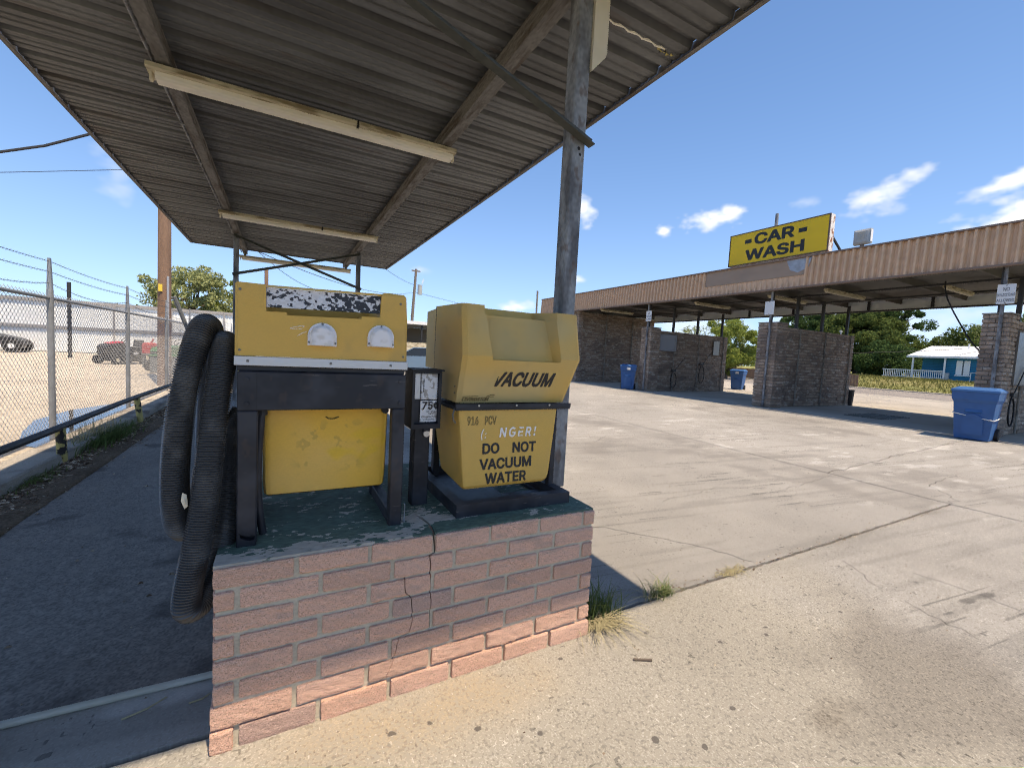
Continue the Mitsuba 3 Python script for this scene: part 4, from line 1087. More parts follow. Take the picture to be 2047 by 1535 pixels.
def rollout_bin(lab, x, y, rz, cord=False, sc=1.08):
    f = thing('rollout_bin', lab, 'trash bin', 'blue rollout bins at the car wash')
    c, s = math.cos(rz), math.sin(rz)

    def put(m):
        m = tm(m); v = m.vertices.copy() * sc
        m.vertices = np.stack([x + v[:, 0] * c - v[:, 1] * s, y + v[:, 0] * s + v[:, 1] * c, v[:, 2]], -1)
        return m
    body = hull([(a, b, z) for z, w, d0, d1 in ((.02, .25, -.27, .24), (.10, .262, -.285, .26), (.80, .31, -.35, .34)) for a in (d0, d1) for b in (-w, w)])
    col = hull([(a, b, z) for z, w, d0, d1 in ((.80, .315, -.36, .345), (.86, .335, -.385, .36), (1.02, .345, -.395, .375)) for a in (d0, d1) for b in (-w, w)])
    part(f, 'body', put(body), 'm_can_blue')
    part(f, 'collar', put(col), 'm_can_blue')
    part(f, 'lid', put(hull([(a, b, z) for z, w, d0, d1 in ((1.022, .355, -.415, .40), (1.06, .355, -.41, .40), (1.115, .27, -.30, .32)) for a in (d0, d1) for b in (-w, w)])), 'm_can_lid')
    arch = [(-.155, .12)] + [(.155 * -math.cos(t), .40 + .16 * math.sin(t)) for t in np.linspace(0, math.pi, 12)] + [(.155, .12)]
    pr = prism(arch, 'x', -.345, -.30)
    q = tm(pr); v = q.vertices.copy(); v[:, 0] += .055 * (1 - v[:, 2] / .5) - .012; q.vertices = v
    part(f, 'front_bulge', put(q), 'm_can_blue')
    part(f, 'grip', put(hull([(-.31 - a, b, z) for a, b, z in ((0, -.14, .56), (0, .14, .56), (.05, -.12, .60), (.05, .12, .60), (.03, -.12, .66), (.03, .12, .66))])), 'm_can_blue')
    part(f, 'hinge_bar', put(rod((.42, -.28, 1.03), (.42, .28, 1.03), .018, 8)), 'm_can_blue')
    for b in (-.29, .29):
        part(f, 'wheel', put(rod((.25, b - .03, .125), (.25, b + .03, .125), .125, 18)), 'm_rubber')
    part(f, 'label_plate', put(bx(-.4005, -.396, -.10, .06, .88, .985)), 'm_white_sign') if not cord else None
    if cord:
        loop = [(-.335, -.30, .45), (-.34, 0, .50), (-.345, .31, .56), (0, .325, .58), (.34, .32, .56), (.35, 0, .54), (.345, -.31, .50), (0, -.315, .47), (-.335, -.30, .45)]
        part(f, 'cord', put(tube(loop, .009, 6)), 'm_cord', label='white cord tied round the bin')


rollout_bin('large blue rollout bin tied with white cord beside the nearest brick pier', 14.12, 3.64, .10, True)
rollout_bin('blue rollout bin in front of the farthest brick pier, half in shade', 14.9, 15.85, .75)
rollout_bin('blue rollout bin behind the back end of the far bay wall, seen between two walls', 24.1, 16.35, .35)

# ------------------------------------------------------------------ left boundary: kerb, rail, litter, fence, yard
cb = thing('kerb', 'weathered concrete kerb along the drive lane', None, kind='structure')
prof = [(-2.40, -.03), (-2.40, .095), (-2.065, .105), (-2.04, .095), (-2.02, -.03)]
ys = np.arange(.8, 41, .12)
for a, b in ((.8, 3.9), (3.91, 7.2), (7.21, 10.4), (10.41, 13.9), (13.91, 22), (22.01, 40)):
    sec = [y for y in np.linspace(a, b, int((b - a) / .15) + 2)]
    g = np.random.default_rng(int(a * 10))
    vs = []
    off = g.uniform(-.006, .006)
    for y in sec:
        w = .012 * (meshkit.fbm(V(y * 1.1, 3, 0), 3) - .5) * 2
        for i, (x, z) in enumerate(prof):
            vs.append((x + (w + off + g.normal(0, .002) if i >= 2 else 0), y, z + (g.normal(0, .002) + off if i in (1, 2, 3) else 0)))
    n = len(prof)
    fs = []
    for i in range(len(sec) - 1):
        for j in range(n - 1):
            fs.append((i * n + j, i * n + j + 1, (i + 1) * n + j + 1, (i + 1) * n + j))
    m = trimesh.Trimesh(np.array(vs), np.vstack([np.array(fs)[:, [0, 2, 1]], np.array(fs)[:, [0, 3, 2]]]), process=False)
    caps = [[0, 1, 2], [0, 2, 3], [0, 3, 4]]
    L = (len(sec) - 1) * n
    m = trimesh.Trimesh(m.vertices, np.vstack([m.faces, caps, [[L + c[0], L + c[2], L + c[1]] for c in caps]]), process=False)
    part(cb, 'section', m, 'm_curb')
rl = thing('guard_rail', 'low black pipe guard rail on flaking yellow posts along the kerb', 'guard rail')
part(rl, 'rail', tube([(-2.06, y, .392 + .012 * math.sin(y * .9)) for y in np.arange(1.0, 34, .5)], .034, 14), 'm_rail_black', smooth=40)
for i, y in enumerate((3.6, 6.16, 8.78, 11.4, 14.0, 16.6, 19.2, 21.8)):
    lean = .18 if i == 2 else .0
    part(rl, 'post', rod((-2.045 + (.06 if i == 2 else 0), y - lean * .3, -.01), (-2.06, y + lean * .4, .375), .042, 12), 'm_rail_post', smooth=40)

lit = []
g = np.random.default_rng(21)
for i in range(7600):
    y = g.uniform(1.0, 16); w = .30 * (.5 + .9 * meshkit.fbm(V(y * .8, 1, 1), 2)) * (1 if y < 12 else .6)
    x = -2.0 + abs(g.normal(0, .42)) * w
    a = g.uniform(0, 6.28); l = g.uniform(.012, .042) * (2.2 if g.random() < .07 else 1); ww = l * g.uniform(.15, .6)
    if l > .05: ww = .004
    c, s_ = math.cos(a), math.sin(a)
    z = .004 + g.uniform(0, .022) * max(0, 1 - (x + 2) / .3)
    t1, t2 = g.uniform(-.008, .012), g.uniform(-.008, .012)
    lit.append([(x - c * l, y - s_ * l, z), (x - s_ * ww, y + c * ww, z + .002 + t1 * .5), (x + c * l, y + s_ * l, z + max(t1, 0)), (x + s_ * ww, y - c * ww, z + max(t2, 0) + .001)])
lv = np.array(lit).reshape(-1, 3)
lf = np.arange(len(lv)).reshape(-1, 4)
single('soil_strip', (lambda m: m)(rough_brick(-2.03, -1.66, 1.0, 15, -.02, .012, 8, 160, 1, .010, .02, 9, 6)), 'm_soil', 'dark soil washed up along the foot of the kerb', smooth=True, kind='structure')
single('leaf_litter', (lv, lf), 'm_litter', 'dry leaves and twigs swept against the kerb', 'leaf litter', kind='stuff')


def blades(n, px, py, spread, hmin, hmax, lean, seed, w=.0035, z0=0.0, segs=3, elong=None):
    g = np.random.default_rng(seed)
    vs, fs = [], []
    for i in range(n):
        ox, oy = g.normal(0, spread[0]), g.normal(0, spread[1])
        a = g.uniform(0, 6.283); h = g.uniform(hmin, hmax); ln = g.uniform(.15, 1) * lean * h
        if elong is not None: a = g.normal(elong, .9)
        d = V(math.cos(a), math.sin(a), 0); s = V(-d[1], d[0], 0) * w * g.uniform(.6, 1.3)
        b = len(vs)
        for k in range(segs + 1):
            t = k / segs
            c = V(px + ox, py + oy, z0) + d * ln * t * t + V(0, 0, 1) * max(h * (t - .35 * t * t * lean), .002 + 0 * t)
            vs += [c - s * (1 - t * .95), c + s * (1 - t * .95)]
        for k in range(segs):
            q = b + 2 * k
            fs += [(q, q + 1, q + 3), (q, q + 3, q + 2)]
    return trimesh.Trimesh(np.array(vs), np.array(fs), process=False)


def tuft(name, lab, meshes):
    k = thing(name, lab, 'grass tuft')
    for nm, m, mt in meshes: part(k, nm + 's', m, mt, kind='stuff')


tuft('grass_tuft', 'green and straw grass tuft at the right front corner of the brick pedestal', [
    ('green_blade', blades(230, 1.52, 1.735, (.07, .025), .08, .26, .8, 1), 'm_grass'),
    ('dry_blade', blades(240, 1.50, 1.675, (.06, .022), .03, .15, 2.2, 2, elong=-1.1), 'm_grass_dry')])
tuft('grass_tuft', 'small spiky green grass tuft in the slab joint at the tip of the shadow', [
    ('green_blade', blades(110, 2.02, 1.745, (.035, .015), .05, .16, 1.3, 3, w=.004), 'm_grass'),
    ('dry_blade', blades(40, 1.95, 1.75, (.05, .015), .10, .20, 1.4, 4, w=.002), 'm_grass_dry')])
tuft('grass_tuft', 'flattened straw coloured tuft halfway along the slab joint', [('dry_blade', blades(170, 2.72, 1.765, (.07, .018), .015, .05, 2.6, 5, w=.004), 'm_grass_dry')])
tuft('grass_tuft', 'lush green grass tuft leaning over the kerb between two rail posts', [('green_blade', blades(900, -2.02, 7.35, (.09, .42), .08, .30, 1.3, 6, w=.006, z0=.02, elong=.2), 'm_grass'), ('dry_blade', blades(160, -2.1, 7.3, (.06, .4), .2, .48, .8, 7, w=.003, z0=.08), 'm_grass_dry')])
tuft('grass_tuft', 'thin dark weeds at the foot of the kerb near the left edge', [('green_blade', blades(240, -1.98, 5.45, (.05, .22), .04, .14, 1.4, 8, w=.005), 'm_grass')])
single('stick', rod((1.47, 1.395, .006), (1.545, 1.355, .006), .006, 6), 'm_bark', 'short dark stick on the sunlit slab below the grass tuft', 'stick')
g = np.random.default_rng(33)
tw = [((-.50, 1.93), (-.38, 1.99)), ((-.30, 1.92), (-.235, 1.945))]
for i, ((xa, ya), (xb, yb)) in enumerate(tw):
    single('twig', tube([(xa, ya, .006), ((xa + xb) / 2 + .01, (ya + yb) / 2 - .01, .008), (xb, yb, .006)], [.0030, .0028, .002], 6), 'm_grass_dry', ('curved straw on the shaded concrete below the plastic pipe' if i == 0 else 'straight straw on the shaded concrete close to the brick pedestal'), 'straw')
single('debris', cat(*[hull([(x + a * sc, y + b * sc, .001 + c * sc) for a, b, c in ((0, 0, 0), (1, .2, 0), (.6, .7, 0), (.2, .6, .1), (.5, .3, .35))]) for x, y, sc in
                       [(g.uniform(-1.9, 6), g.uniform(-.2, 8), g.uniform(.004, .015)) for _ in range(520)] + [(g.uniform(-1.7, -.3), g.uniform(1.75, 7) , g.uniform(.010, .032)) for _ in range(46)] + [(g.uniform(2.05, 6.4), 1.765 + g.normal(0, .028), g.uniform(.004, .017)) for _ in range(420)]]), 'm_litter', 'crumbs of grit and leaf scattered over the concrete', 'grit', kind='stuff')
single('plastic_pipe', tube([(-3.0, 2.085, .014), (-1.4, 2.068, .0135), (-.2, 2.045, .0135), (-.14, 2.045, .0135)], .0135, 14), 'm_pvc', 'pale plastic pipe lying across the shaded lane to the brick pedestal', 'pipe', smooth=40)
single('puddle', (lambda P: trimesh.creation.extrude_polygon(P, .003, engine='earcut').apply_translation((0, 0, .003)))(Polygon([(-2.42 - .01, 6.5), (-2.45, 7.0), (-2.75, 7.3), (-3.05, 8.2), (-3.3, 9.2), (-3.25, 10.3), (-2.9, 11.2), (-2.45, 10.9), (-2.402, 10), (-2.402, 6.6)]).buffer(.06).difference(sbox(-2.401, 0, 0, 20))), 'm_puddle', 'shallow puddle mirroring the sky between kerb and fence', kind='structure')

# chain link fence
FX = -2.66
cf = thing('chain_link_fence', 'galvanised chain link fence with barbed wire along the left side', 'fence')
fy = [4.55 + 3.08 * i for i in range(12)]
Y0, Y1, FT = 3.0, 38.4, 1.80


def zigzag(y0, y1, pitch, z0, z1, r):
    n = int((z1 - z0) / (pitch / 2))
    vs, fs = [], []
    ks = int((y1 - y0) / pitch)
    t = np.arange(n + 1)
    off = (V(0, 1, 0), V(1, 0, 0), V(0, -.5, 0), )
    for k in range(ks):
        for flip in (0, 1):
            yb = y0 + k * pitch + flip * pitch / 2
            y = yb + np.where((t + flip) % 2 == 0, 0, pitch / 2) * (1 if flip == 0 else 1) - (pitch / 2 if flip and False else 0)
            z = z0 + t * pitch / 2
            x = FX + np.where(t % 2 == 0, .003, -.003) * (1 if flip else -1)
            p = np.stack([x, y, z], -1)
            b = len(vs) * 0 + sum(len(q) for q in vs)
            a1 = p + V(0, r, 0); a2 = p + V(r, -r * .5, 0); a3 = p + V(-r, -r * .5, 0)
            vs.append(np.stack([a1, a2, a3], 1).reshape(-1, 3))
            i = np.arange(n)[:, None] * 3 + b
            for u, w in ((0, 1), (1, 2), (2, 0)):
                fs.append(np.hstack([i + u, i + w, i + 3 + w])); fs.append(np.hstack([i + u, i + 3 + w, i + 3 + u]))
            # twisted top barb
    return trimesh.Trimesh(np.vstack(vs), np.vstack(fs), process=False)


part(cf, 'chain_link_mesh', zigzag(Y0, 16.5, .078, .03, FT + .075, .0026), 'm_fence_galv', kind='stuff')
part(cf, 'chain_link_mesh', zigzag(16.5, Y1, .117, .03, FT + .075, .0036), 'm_fence_galv', kind='stuff')
part(cf, 'top_rail', rod((FX + .03, Y0, FT), (FX + .03, Y1, FT), .022, 10), 'm_fence_galv', smooth=40)
for y in fy:
    pk = part(cf, 'post', rod((FX + .04, y, -.05), (FX + .04, y, FT + .10), .034, 12), 'm_fence_galv', smooth=40)
    part(pk, 'wire_arm', hull([(FX + .04 + a, y + b, z) for a, b, z in ((-.026, -.026, FT + .07), (.026, -.026, FT + .07), (-.026, .026, FT + .07), (.026, .026, FT + .07), (-.012, -.020, FT + .50), (.012, -.020, FT + .50), (-.012, .020, FT + .50), (.012, .020, FT + .50))]), 'm_fence_galv')
for j, z in enumerate((FT + .46, FT + .33, FT + .19)):
    pts, barbs = [], []
    for a, b in zip([Y0] + fy, fy + [Y1]):
        sag = -.03 if j < 2 else -.10
        for t in np.linspace(0, 1, 9)[:-1]:
            pts.append((FX + .04, a + (b - a) * t, z + sag * 4 * t * (1 - t)))
    pts.append((FX + .04, Y1, z))
    wk = part(cf, 'barbed_wire', tube(pts, .0032, 5), 'm_wire')
    P = np.array(pts)
    bs = []
    for y in np.arange(3.2, 24, .13):
        zz = np.interp(y, P[:, 1], P[:, 2])
        bs += [rod((FX + .02, y - .012, zz - .016), (FX + .06, y + .012, zz + .016), .0016, 3), rod((FX + .02, y + .012, zz + .014), (FX + .06, y - .012, zz - .014), .0016, 3)]
    part(cf, 'barbs', cat(*bs), 'm_wire', kind='stuff')

# utility pole by the fence
up = thing('utility_pole', 'tall brown wooden utility pole with a yellow tag behind the fence', 'utility pole')
part(up, 'trunk', tube([(-2.98, 15.4, -.2), (-2.96, 15.4, 4), (-2.94, 15.4, 10.5)], [.165, .15, .12], 16), 'm_pole_wood', smooth=40)
part(up, 'conduit', rod((-2.86, 15.235, 0), (-2.86, 15.245, 3.05), .028, 8), 'm_conduit', smooth=40)
part(up, 'tag', bx(-3.07, -2.98, 15.222, 15.228, 2.62, 2.82), 'm_tag')
part(up, 'crossarm', bx(-4.1, -1.8, 15.22, 15.30, 9.6, 9.72), 'm_pole_wood')
for x in (-3.9, -3.2, -2.2):
    part(up, 'insulator', rod((x, 15.26, 9.721), (x, 15.26, 9.86), .04, 8), 'm_cream')
single('service_cable', tube([(-9.5, 14, 4.5), (-7.2, 14, 4.72), (-5.55, 14, 5.23), (-4.84, 14, 5.55), (-4.07, 14, 6.02), (-2.95, 15.24, 7.2)], .03, 6), 'm_wire', 'thick twisted cable crossing the sky at the upper left', 'cable')


def sag_wire(name, lab, a, b, sag, r=.012, g=None):
    a, b = V(*a), V(*b)
    single(name, tube([a + (b - a) * t + V(0, 0, -sag * 4 * t * (1 - t)) for t in np.linspace(0, 1, 20)], r, 5), 'm_wire', lab, 'wire', group=g)


sag_wire('overhead_wire', 'thin black wire under the thick cable at the upper left', (-24, 30, 5.6), (14, 30, 16.2), .35, .016)
sag_wire('overhead_wire', 'slack black wire dropping from the left pole behind the far canopy post', (-2.9, 15.4, 6.6), (3.2, 30, 4.9), 1.3, .012)
sag_wire('overhead_wire', 'thin wire from the left pole to the far pole with the transformer', (-2.9, 15.4, 9.7), (13.2, 50, 8.8), 1.2, .018)
sag_wire('overhead_wire', 'thin lower wire running to the far pole with the transformer', (-2.0, 22, 5.6), (13.2, 50, 7.9), .9, .018)
sag_wire('overhead_wire', 'thin wire leaving the transformer pole towards the car wash', (13.2, 50, 8.0), (60, 66, 7.0), .8, .02)

# far poles
fp = thing('utility_pole', 'far grey utility pole carrying a transformer between the two vacuum stations', 'utility pole')
part(fp, 'trunk', tube([(13.0, 50, 0), (13.2, 50, 6), (13.42, 50, 10.6)], [.19, .17, .14], 10), 'm_pole_grey', smooth=40)
part(fp, 'crossarm', bx(12.9, 13.9, 49.9, 50.0, 10.3, 10.45), 'm_pole_grey')
part(fp, 'transformer', rod((13.85, 49.7, 7.7), (13.85, 49.7, 8.8), .27, 12), 'm_flood', smooth=40)
part(fp, 'fuse', rod((14.1, 49.7, 9.0), (14.25, 49.7, 9.5), .06, 6), 'm_white_paint')
single('thin_pole', rod((-.68, 22, 0), (-.70, 22, 4.55), .075, 8), 'm_pole_wood', 'thin brown pole standing behind the left vacuum station', 'pole')
single('thin_pole', rod((27.5, 46, 0), (27.5, 46, 9.3), .11, 8), 'm_pole_grey', 'thin grey pole rising left of the car wash roof', 'pole')

# sheet metal fence at the back of the yard
mf = thing('metal_fence', 'tall whitish sheet metal fence with pipe rails at the back of the yard', 'fence')
wy = 38.0
for i in range(46):
    x0 = -44 + 1.0 * i
    pf = []
    for k in range(6):
        pf += [(x0 + k * .1667, wy), (x0 + k * .1667 + .045, wy - .03), (x0 + k * .1667 + .09, wy - .03), (x0 + k * .1667 + .135, wy)]
    pf = [p for p in pf] + [(x0 + .996, wy)]
    pf += [(a, b + .004) for a, b in pf[::-1]]
    part(mf, 'sheet', prism(pf, 'z', .06 + .03 * (i % 3 == 0), 3.22 - .02 * (i % 4 == 1)), 'm_lot_sheet')
for z, r in ((3.26, .09), (1.60, .085)):
    part(mf, 'rail', bx(-44, 2.2, wy - .14, wy - .05, z - r, z + r), 'm_lot_rail')
for x in np.arange(-43.5, 2, 3.05):
    part(mf, 'post', rod((x, wy - .17, 0), (x, wy - .17, 3.3), .05, 8), 'm_lot_rail')
for i, (x, y, z1) in enumerate(((-9.83, 30.7, 3.9), (-6.3, 33.0, 3.75))):
    single('yard_post', rod((x, y, 0), (x, y, z1), .085, 8), 'm_black_post', ('thick black steel post standing alone in the gravel yard' if i == 0 else 'black steel post in the yard just left of the wooden pole'), 'post')


# machines in the yard
def mower(lab, x, y, rz, hood_m, seat_m, deck_m, scale=1.0):
    f = thing('ride_on_mower', lab, 'mower')
    c, s = math.cos(rz), math.sin(rz)

    def put(m):
        m = tm(m); v = m.vertices.copy() * scale
        m.vertices = np.stack([x + v[:, 0] * c - v[:, 1] * s, y + v[:, 0] * s + v[:, 1] * c, v[:, 2]], -1)
        return m
    part(f, 'hood', put(hull([(a, b, z) for a, w, z0, z1 in ((-.95, .22, .42, .72), (-.80, .28, .38, .84), (-.15, .30, .40, .93)) for b in (-w, w) for z in (z0, z1)])), 'm_black_post' if hood_m == 'm_red' else hood_m)
    if hood_m == 'm_red': part(f, 'hood_stripe', put(hull([(a, b, z) for a, z in ((-.72, .86), (-.12, .935)) for b in (-.16, .16) for z in (z, z + .03)])), 'm_red')
    part(f, 'grille', put(bx(-.975, -.952, -.18, .18, .45, .70)), 'm_black_post')
    part(f, 'deck', put(cat(hull([(a, b, z) for a, b in ((-.45, -.55), (.35, -.55), (.5, -.3), (.5, .3), (.35, .55), (-.45, .55), (-.6, .3), (-.6, -.3)) for z in (.12, .30)]))), deck_m)
    part(f, 'frame', put(bx(-.8, .85, -.18, .18, .30, .42)), 'm_black_post')
    part(f, 'fender', put(hull([(a, b, z) for a, z in ((.25, .50), (.30, .62), (.90, .64), (.98, .50)) for b in (-.44, .44)])), 'm_black_post' if hood_m == 'm_red' else hood_m)
    sk = part(f, 'seat', put(hull([(a, b, z) for a, z in ((.30, .645), (.32, .76), (.70, .76), (.72, .645)) for b in (-.22, .22)])), seat_m)
    part(sk, 'backrest', put(hull([(a, b, z) for a, z in ((.66, .77), (.72, 1.08), (.80, 1.08), (.76, .77)) for b in (-.21, .21)])), seat_m)
    part(f, 'steering_column', put(rod((-.12, 0, .9), (.10, 0, 1.02), .025, 8)), 'm_black_post')
    part(f, 'steering_wheel', put(tube([(.10 + .07 * math.cos(t) * .6, .17 * math.sin(t), 1.03 + .12 * math.cos(t)) for t in np.linspace(0, 6.283, 17)], .016, 6)), 'm_black_post')
    for a, r, w in ((-.72, .19, .07), (.60, .27, .11)):
        for b in (-.42, .42):
            wk = part(f, 'wheel', put(rod((a, b - w, r), (a, b + w, r), r, 18)), 'm_rubber')
            part(wk, 'hub', put(rod((a, b - w - .004, r), (a, b + w + .004, r), r * .42, 10)), 'm_cream')


mower('red and black ride-on mower in the gravel yard', -6.6, 26.3, 1.02, 'm_red', 'm_black_post', 'm_black_post', 1.05)
bk = thing('fuel_can', 'small bright red can behind the fence beside the red mower', 'can')
part(bk, 'body', hull([(-5.05 + a, 23.6 + b, .62 + z) for a in (-.24, .24) for b in (-.12, .12) for z in (0, .40)] + [(-5.05 + a, 23.6 + b, 1.08) for a in (-.15, .15) for b in (-.08, .08)]), 'm_red')
part(bk, 'spout', rod((-5.0, 23.6, 1.08), (-4.92, 23.6, 1.24), .035, 8), 'm_red')
part(bk, 'stand', cat(bx(-5.28, -4.82, 23.4, 23.8, .56, .618), bx(-5.26, -5.22, 23.42, 23.46, 0, .559), bx(-4.88, -4.84, 23.42, 23.46, 0, .559), bx(-5.26, -5.22, 23.74, 23.78, 0, .559), bx(-4.88, -4.84, 23.74, 23.78, 0, .559)), 'm_machine_grey')
mower('green ride-on mower with tan seat near the wooden pole', -3.9, 22.3, 1.1, 'm_green', 'm_tan_seat', 'm_yellow_part', 1.1)
mower('grey ride-on mower behind the wooden pole next to the hose', -2.5, 24.0, 1.0, 'm_machine_grey', 'm_black_post', 'm_machine_grey', 1.05)
cr = thing('tool_crate', 'dark green crate on the gravel in front of the green mower', 'crate')
part(cr, 'box', cbx(-4.35, -3.6, 20.3, 21.0, 0, .62, .02), 'm_machine_grey')
part(cr, 'lid', cbx(-4.38, -3.57, 20.27, 21.03, .622, .68, .01), 'm_green')
wt = thing('wheel_loader', 'black farm machine at the far left of the yard', 'machine')
part(wt, 'cab', hull([(a, b, z) for a, z in ((-17.4, .7), (-17.3, 1.95), (-15.9, 1.95), (-15.75, .7)) for b in (35.2, 36.4)]), 'm_black_post')
part(wt, 'seat_panel', bx(-16.6, -15.9, 35.15, 35.195, 1.42, 1.5), 'm_white_paint')
part(wt, 'body', hull([(a, b, z) for a, z in ((-16.6, .35), (-16.5, 1.15), (-13.7, .85), (-13.2, .45)) for b in (35.3, 36.3)]), 'm_black_post')
for x, r in ((-16.4, .55), (-13.7, .38)):
    for b in (35.05, 36.4):
        wk = part(wt, 'wheel', rod((x, b, r), (x, b + .22, r), r, 20), 'm_rubber')
        part(wk, 'hub', rod((x, b - .006, r), (x, b + .226, r), r * .4, 10), 'm_white_paint')
part(wt, 'boom', beam((-15.8, 35.6, 1.35), (-13.3, 35.6, .75), .12, .14), 'm_machine_grey')
bkw = thing('white_tub', 'little white tub at the foot of the metal fence', 'tub')
part(bkw, 'shell', hull([(-8.3 + r * math.cos(a), 35.6 + r * math.sin(a), z) for r, z in ((.22, 0), (.28, .42)) for a in np.linspace(0, 6.28, 11)]), 'm_white_paint')
part(bkw, 'lid', rod((-8.3, 35.6, .421), (-8.3, 35.6, .46), .29, 12), 'm_machine_grey')
db = thing('leaning_pipe', 'grey pipe leaning against the yard behind the vacuum hose', 'pipe')
part(db, 'shaft', rod((-1.55, 13.2, 0), (-2.25, 12.6, 2.32), .045, 8), 'm_machine_grey', smooth=40)
part(db, 'foot', cbx(-1.65, -1.45, 13.1, 13.3, 0, .03, .004), 'm_machine_grey')

# carport and car seen between the two machines
cpt = thing('carport', 'open carport with a white roof edge seen between the vacuum stations', 'carport')
part(cpt, 'roof', bx(6.5, 15, 38, 44, 3.55, 3.72), 'm_porch')
part(cpt, 'roof_edge', bx(6.4, 15.1, 37.9, 37.99, 3.58, 3.86), 'm_white_paint')
part(cpt, 'back_wall', bx(6.5, 15, 43.9, 44, 0, 3.54), 'm_wall_mortar')
for x in (6.7, 10.95, 14.8):
    part(cpt, 'post', bx(x - .07, x + .07, 38.1, 38.24, 0, 3.549), 'm_black_post')
single('planter_wall', bx(8.6, 13, 36.4, 36.7, 0, 1.95), 'm_cream_dirty', 'low pale block wall in front of the carport', 'wall')
cv = thing('parked_car', 'light blue car parked between the two vacuum stations', 'car')


def carput(m, x=7.4, y=26.5, rz=-.35):
    m = tm(m); v = m.vertices.copy(); c, s = math.cos(rz), math.sin(rz)
    m.vertices = np.stack([x + v[:, 0] * c - v[:, 1] * s, y + v[:, 0] * s + v[:, 1] * c, v[:, 2]], -1)
    return m


part(cv, 'body', carput(hull([(a, b, z) for a, z, w in ((-2.15, .45, .78), (-2.1, .75, .80), (-1.2, .95, .86), (1.7, 1.02, .86), (2.15, .85, .80), (2.2, .45, .78), (-1.9, .25, .8), (2.0, .25, .8)) for b in (-w, w)])), 'm_car_blue', smooth=30)
part(cv, 'cabin', carput(hull([(a, b, z) for a, z, w in ((-1.0, .97, .80), (-.15, 1.48, .62), (1.1, 1.48, .62), (1.75, 1.02, .78)) for b in (-w, w)])), 'm_dark_glass', smooth=30)
part(cv, 'roof', carput(hull([(a, b, z) for a, z, w in ((-.22, 1.482, .62), (-.1, 1.515, .58), (1.05, 1.515, .58), (1.16, 1.482, .62)) for b in (-w, w)])), 'm_car_blue', smooth=30)
for b in (-.68, .68):
    part(cv, 'pillar', carput(cat(beam((-1.02, b * 1.18, .99), (-.18, b * .93, 1.49), .06, .05), beam((1.74, b * 1.16, 1.03), (1.12, b * .93, 1.49), .06, .05))), 'm_car_blue')
    part(cv, 'headlight', carput(hull([(a, b + c, z) for a, z in ((-2.17, .58), (-2.12, .72), (-1.85, .74)) for c in (-.12, .12)])), 'm_steel')
part(cv, 'windscreen_shade', carput(hull([(a - .02, b, z + .012) for a, z, w in ((-.96, 1.0, .68), (-.22, 1.44, .52)) for b in (-w, w)] + [(a - .01, b, z + .012) for a, z, w in ((-.96, 1.0, .68), (-.22, 1.44, .52)) for b in (-w, w)])), 'm_white_sign')
for a in (-1.35, 1.35):
    for b in (-.84, .64):
        wk = part(cv, 'wheel', carput(rod((a, b, .32), (a, b + .2, .32), .32, 18)), 'm_rubber')
        part(wk, 'rim', carput(rod((a, b - .006, .32), (a, b + .206, .32), .19, 12)), 'm_steel')

# ------------------------------------------------------------------ right background: house, fences, trees
hx, hy0, hy1, hz = 60.0, 12.2, 21.25, .96
ho = thing('blue_house', 'small blue wooden house with a white metal roof and porch', 'house')
part(ho, 'wall', bx(hx + 1.6, hx + 7, hy0 + .3, 20.5, hz, hz + 2.50), 'm_house_blue')
part(ho, 'wall', bx(hx + .3, hx + 1.59, hy0 + .3, 18.25, hz, hz + 2.50), 'm_house_blue')
rf = part(ho, 'roof', hull([(hx - .2, hy0, hz + 2.42), (hx - .2, hy1, hz + 2.42), (hx - .2, hy0, hz + 2.55), (hx - .2, hy1, hz + 2.55), (hx + 3.6, hy0, hz + 3.78), (hx + 3.6, 20.6, hz + 3.78), (hx + 7.4, hy0, hz + 2.5), (hx + 7.4, hy1, hz + 2.5)]), 'm_white_metal')
for y in np.arange(hy0 + .3, 20.6, .42):
    part(rf, 'seam', beam((hx - .21, y, hz + 2.565), (hx + 3.58, y, hz + 3.795), .03, .03), 'm_white_paint')
part(rf, 'vent_pipe', rod((hx + 2.6, 17.3, hz + 3.3), (hx + 2.6, 17.3, hz + 4.0), .07, 8), 'm_white_paint')
part(ho, 'fascia_board', bx(hx - .26, hx - .205, hy0, hy1, hz + 2.36, hz + 2.56), 'm_white_paint')
for y in (20.75, 18.2):
    part(ho, 'porch_post', bx(hx - .05, hx + .07, y - .07, y + .07, hz - .1, hz + 2.41), 'm_white_paint')
part(ho, 'porch_floor', bx(hx - .2, hx + 1.59, 18.26, 23.2, hz - .05, hz + .18), 'm_porch')
part(ho, 'foundation', bx(hx + .35, hx + 6.9, hy0 + .35, 23.0, hz - .5, hz - .06), 'm_porch')
wn = part(ho, 'window', bx(hx + .27, hx + .299, 16.60, 17.20, hz + .75, hz + 2.1), 'm_window')
for y0, y1 in ((16.38, 16.86), (16.94, 17.42)):
    sh = part(wn, 'shutter', bx(hx + .235, hx + .268, y0 + .02, y1 - .02, hz + .72, hz + 2.15), 'm_white_paint')
part(wn, 'sill', bx(hx + .20, hx + .2995, 16.33, 17.47, hz + .60, hz + .70), 'm_white_paint')
part(ho, 'step_rail', cat(bx(hx - .1, hx - .04, 15.72, 15.77, hz - .1, hz + 1.0), bx(hx - .1, hx - .04, 16.18, 16.23, hz - .1, hz + 1.0), bx(hx - .1, hx - .04, 15.771, 16.179, hz + .95, hz + 1.0)), 'm_white_paint')
part(ho, 'meter_box', bx(hx + .02, hx + .295, 17.85, 18.12, hz - .05, hz + .85), 'm_flood')
pr_ = thing('porch_railing', 'white picket railing along the porch and ramp of the blue house', 'railing')
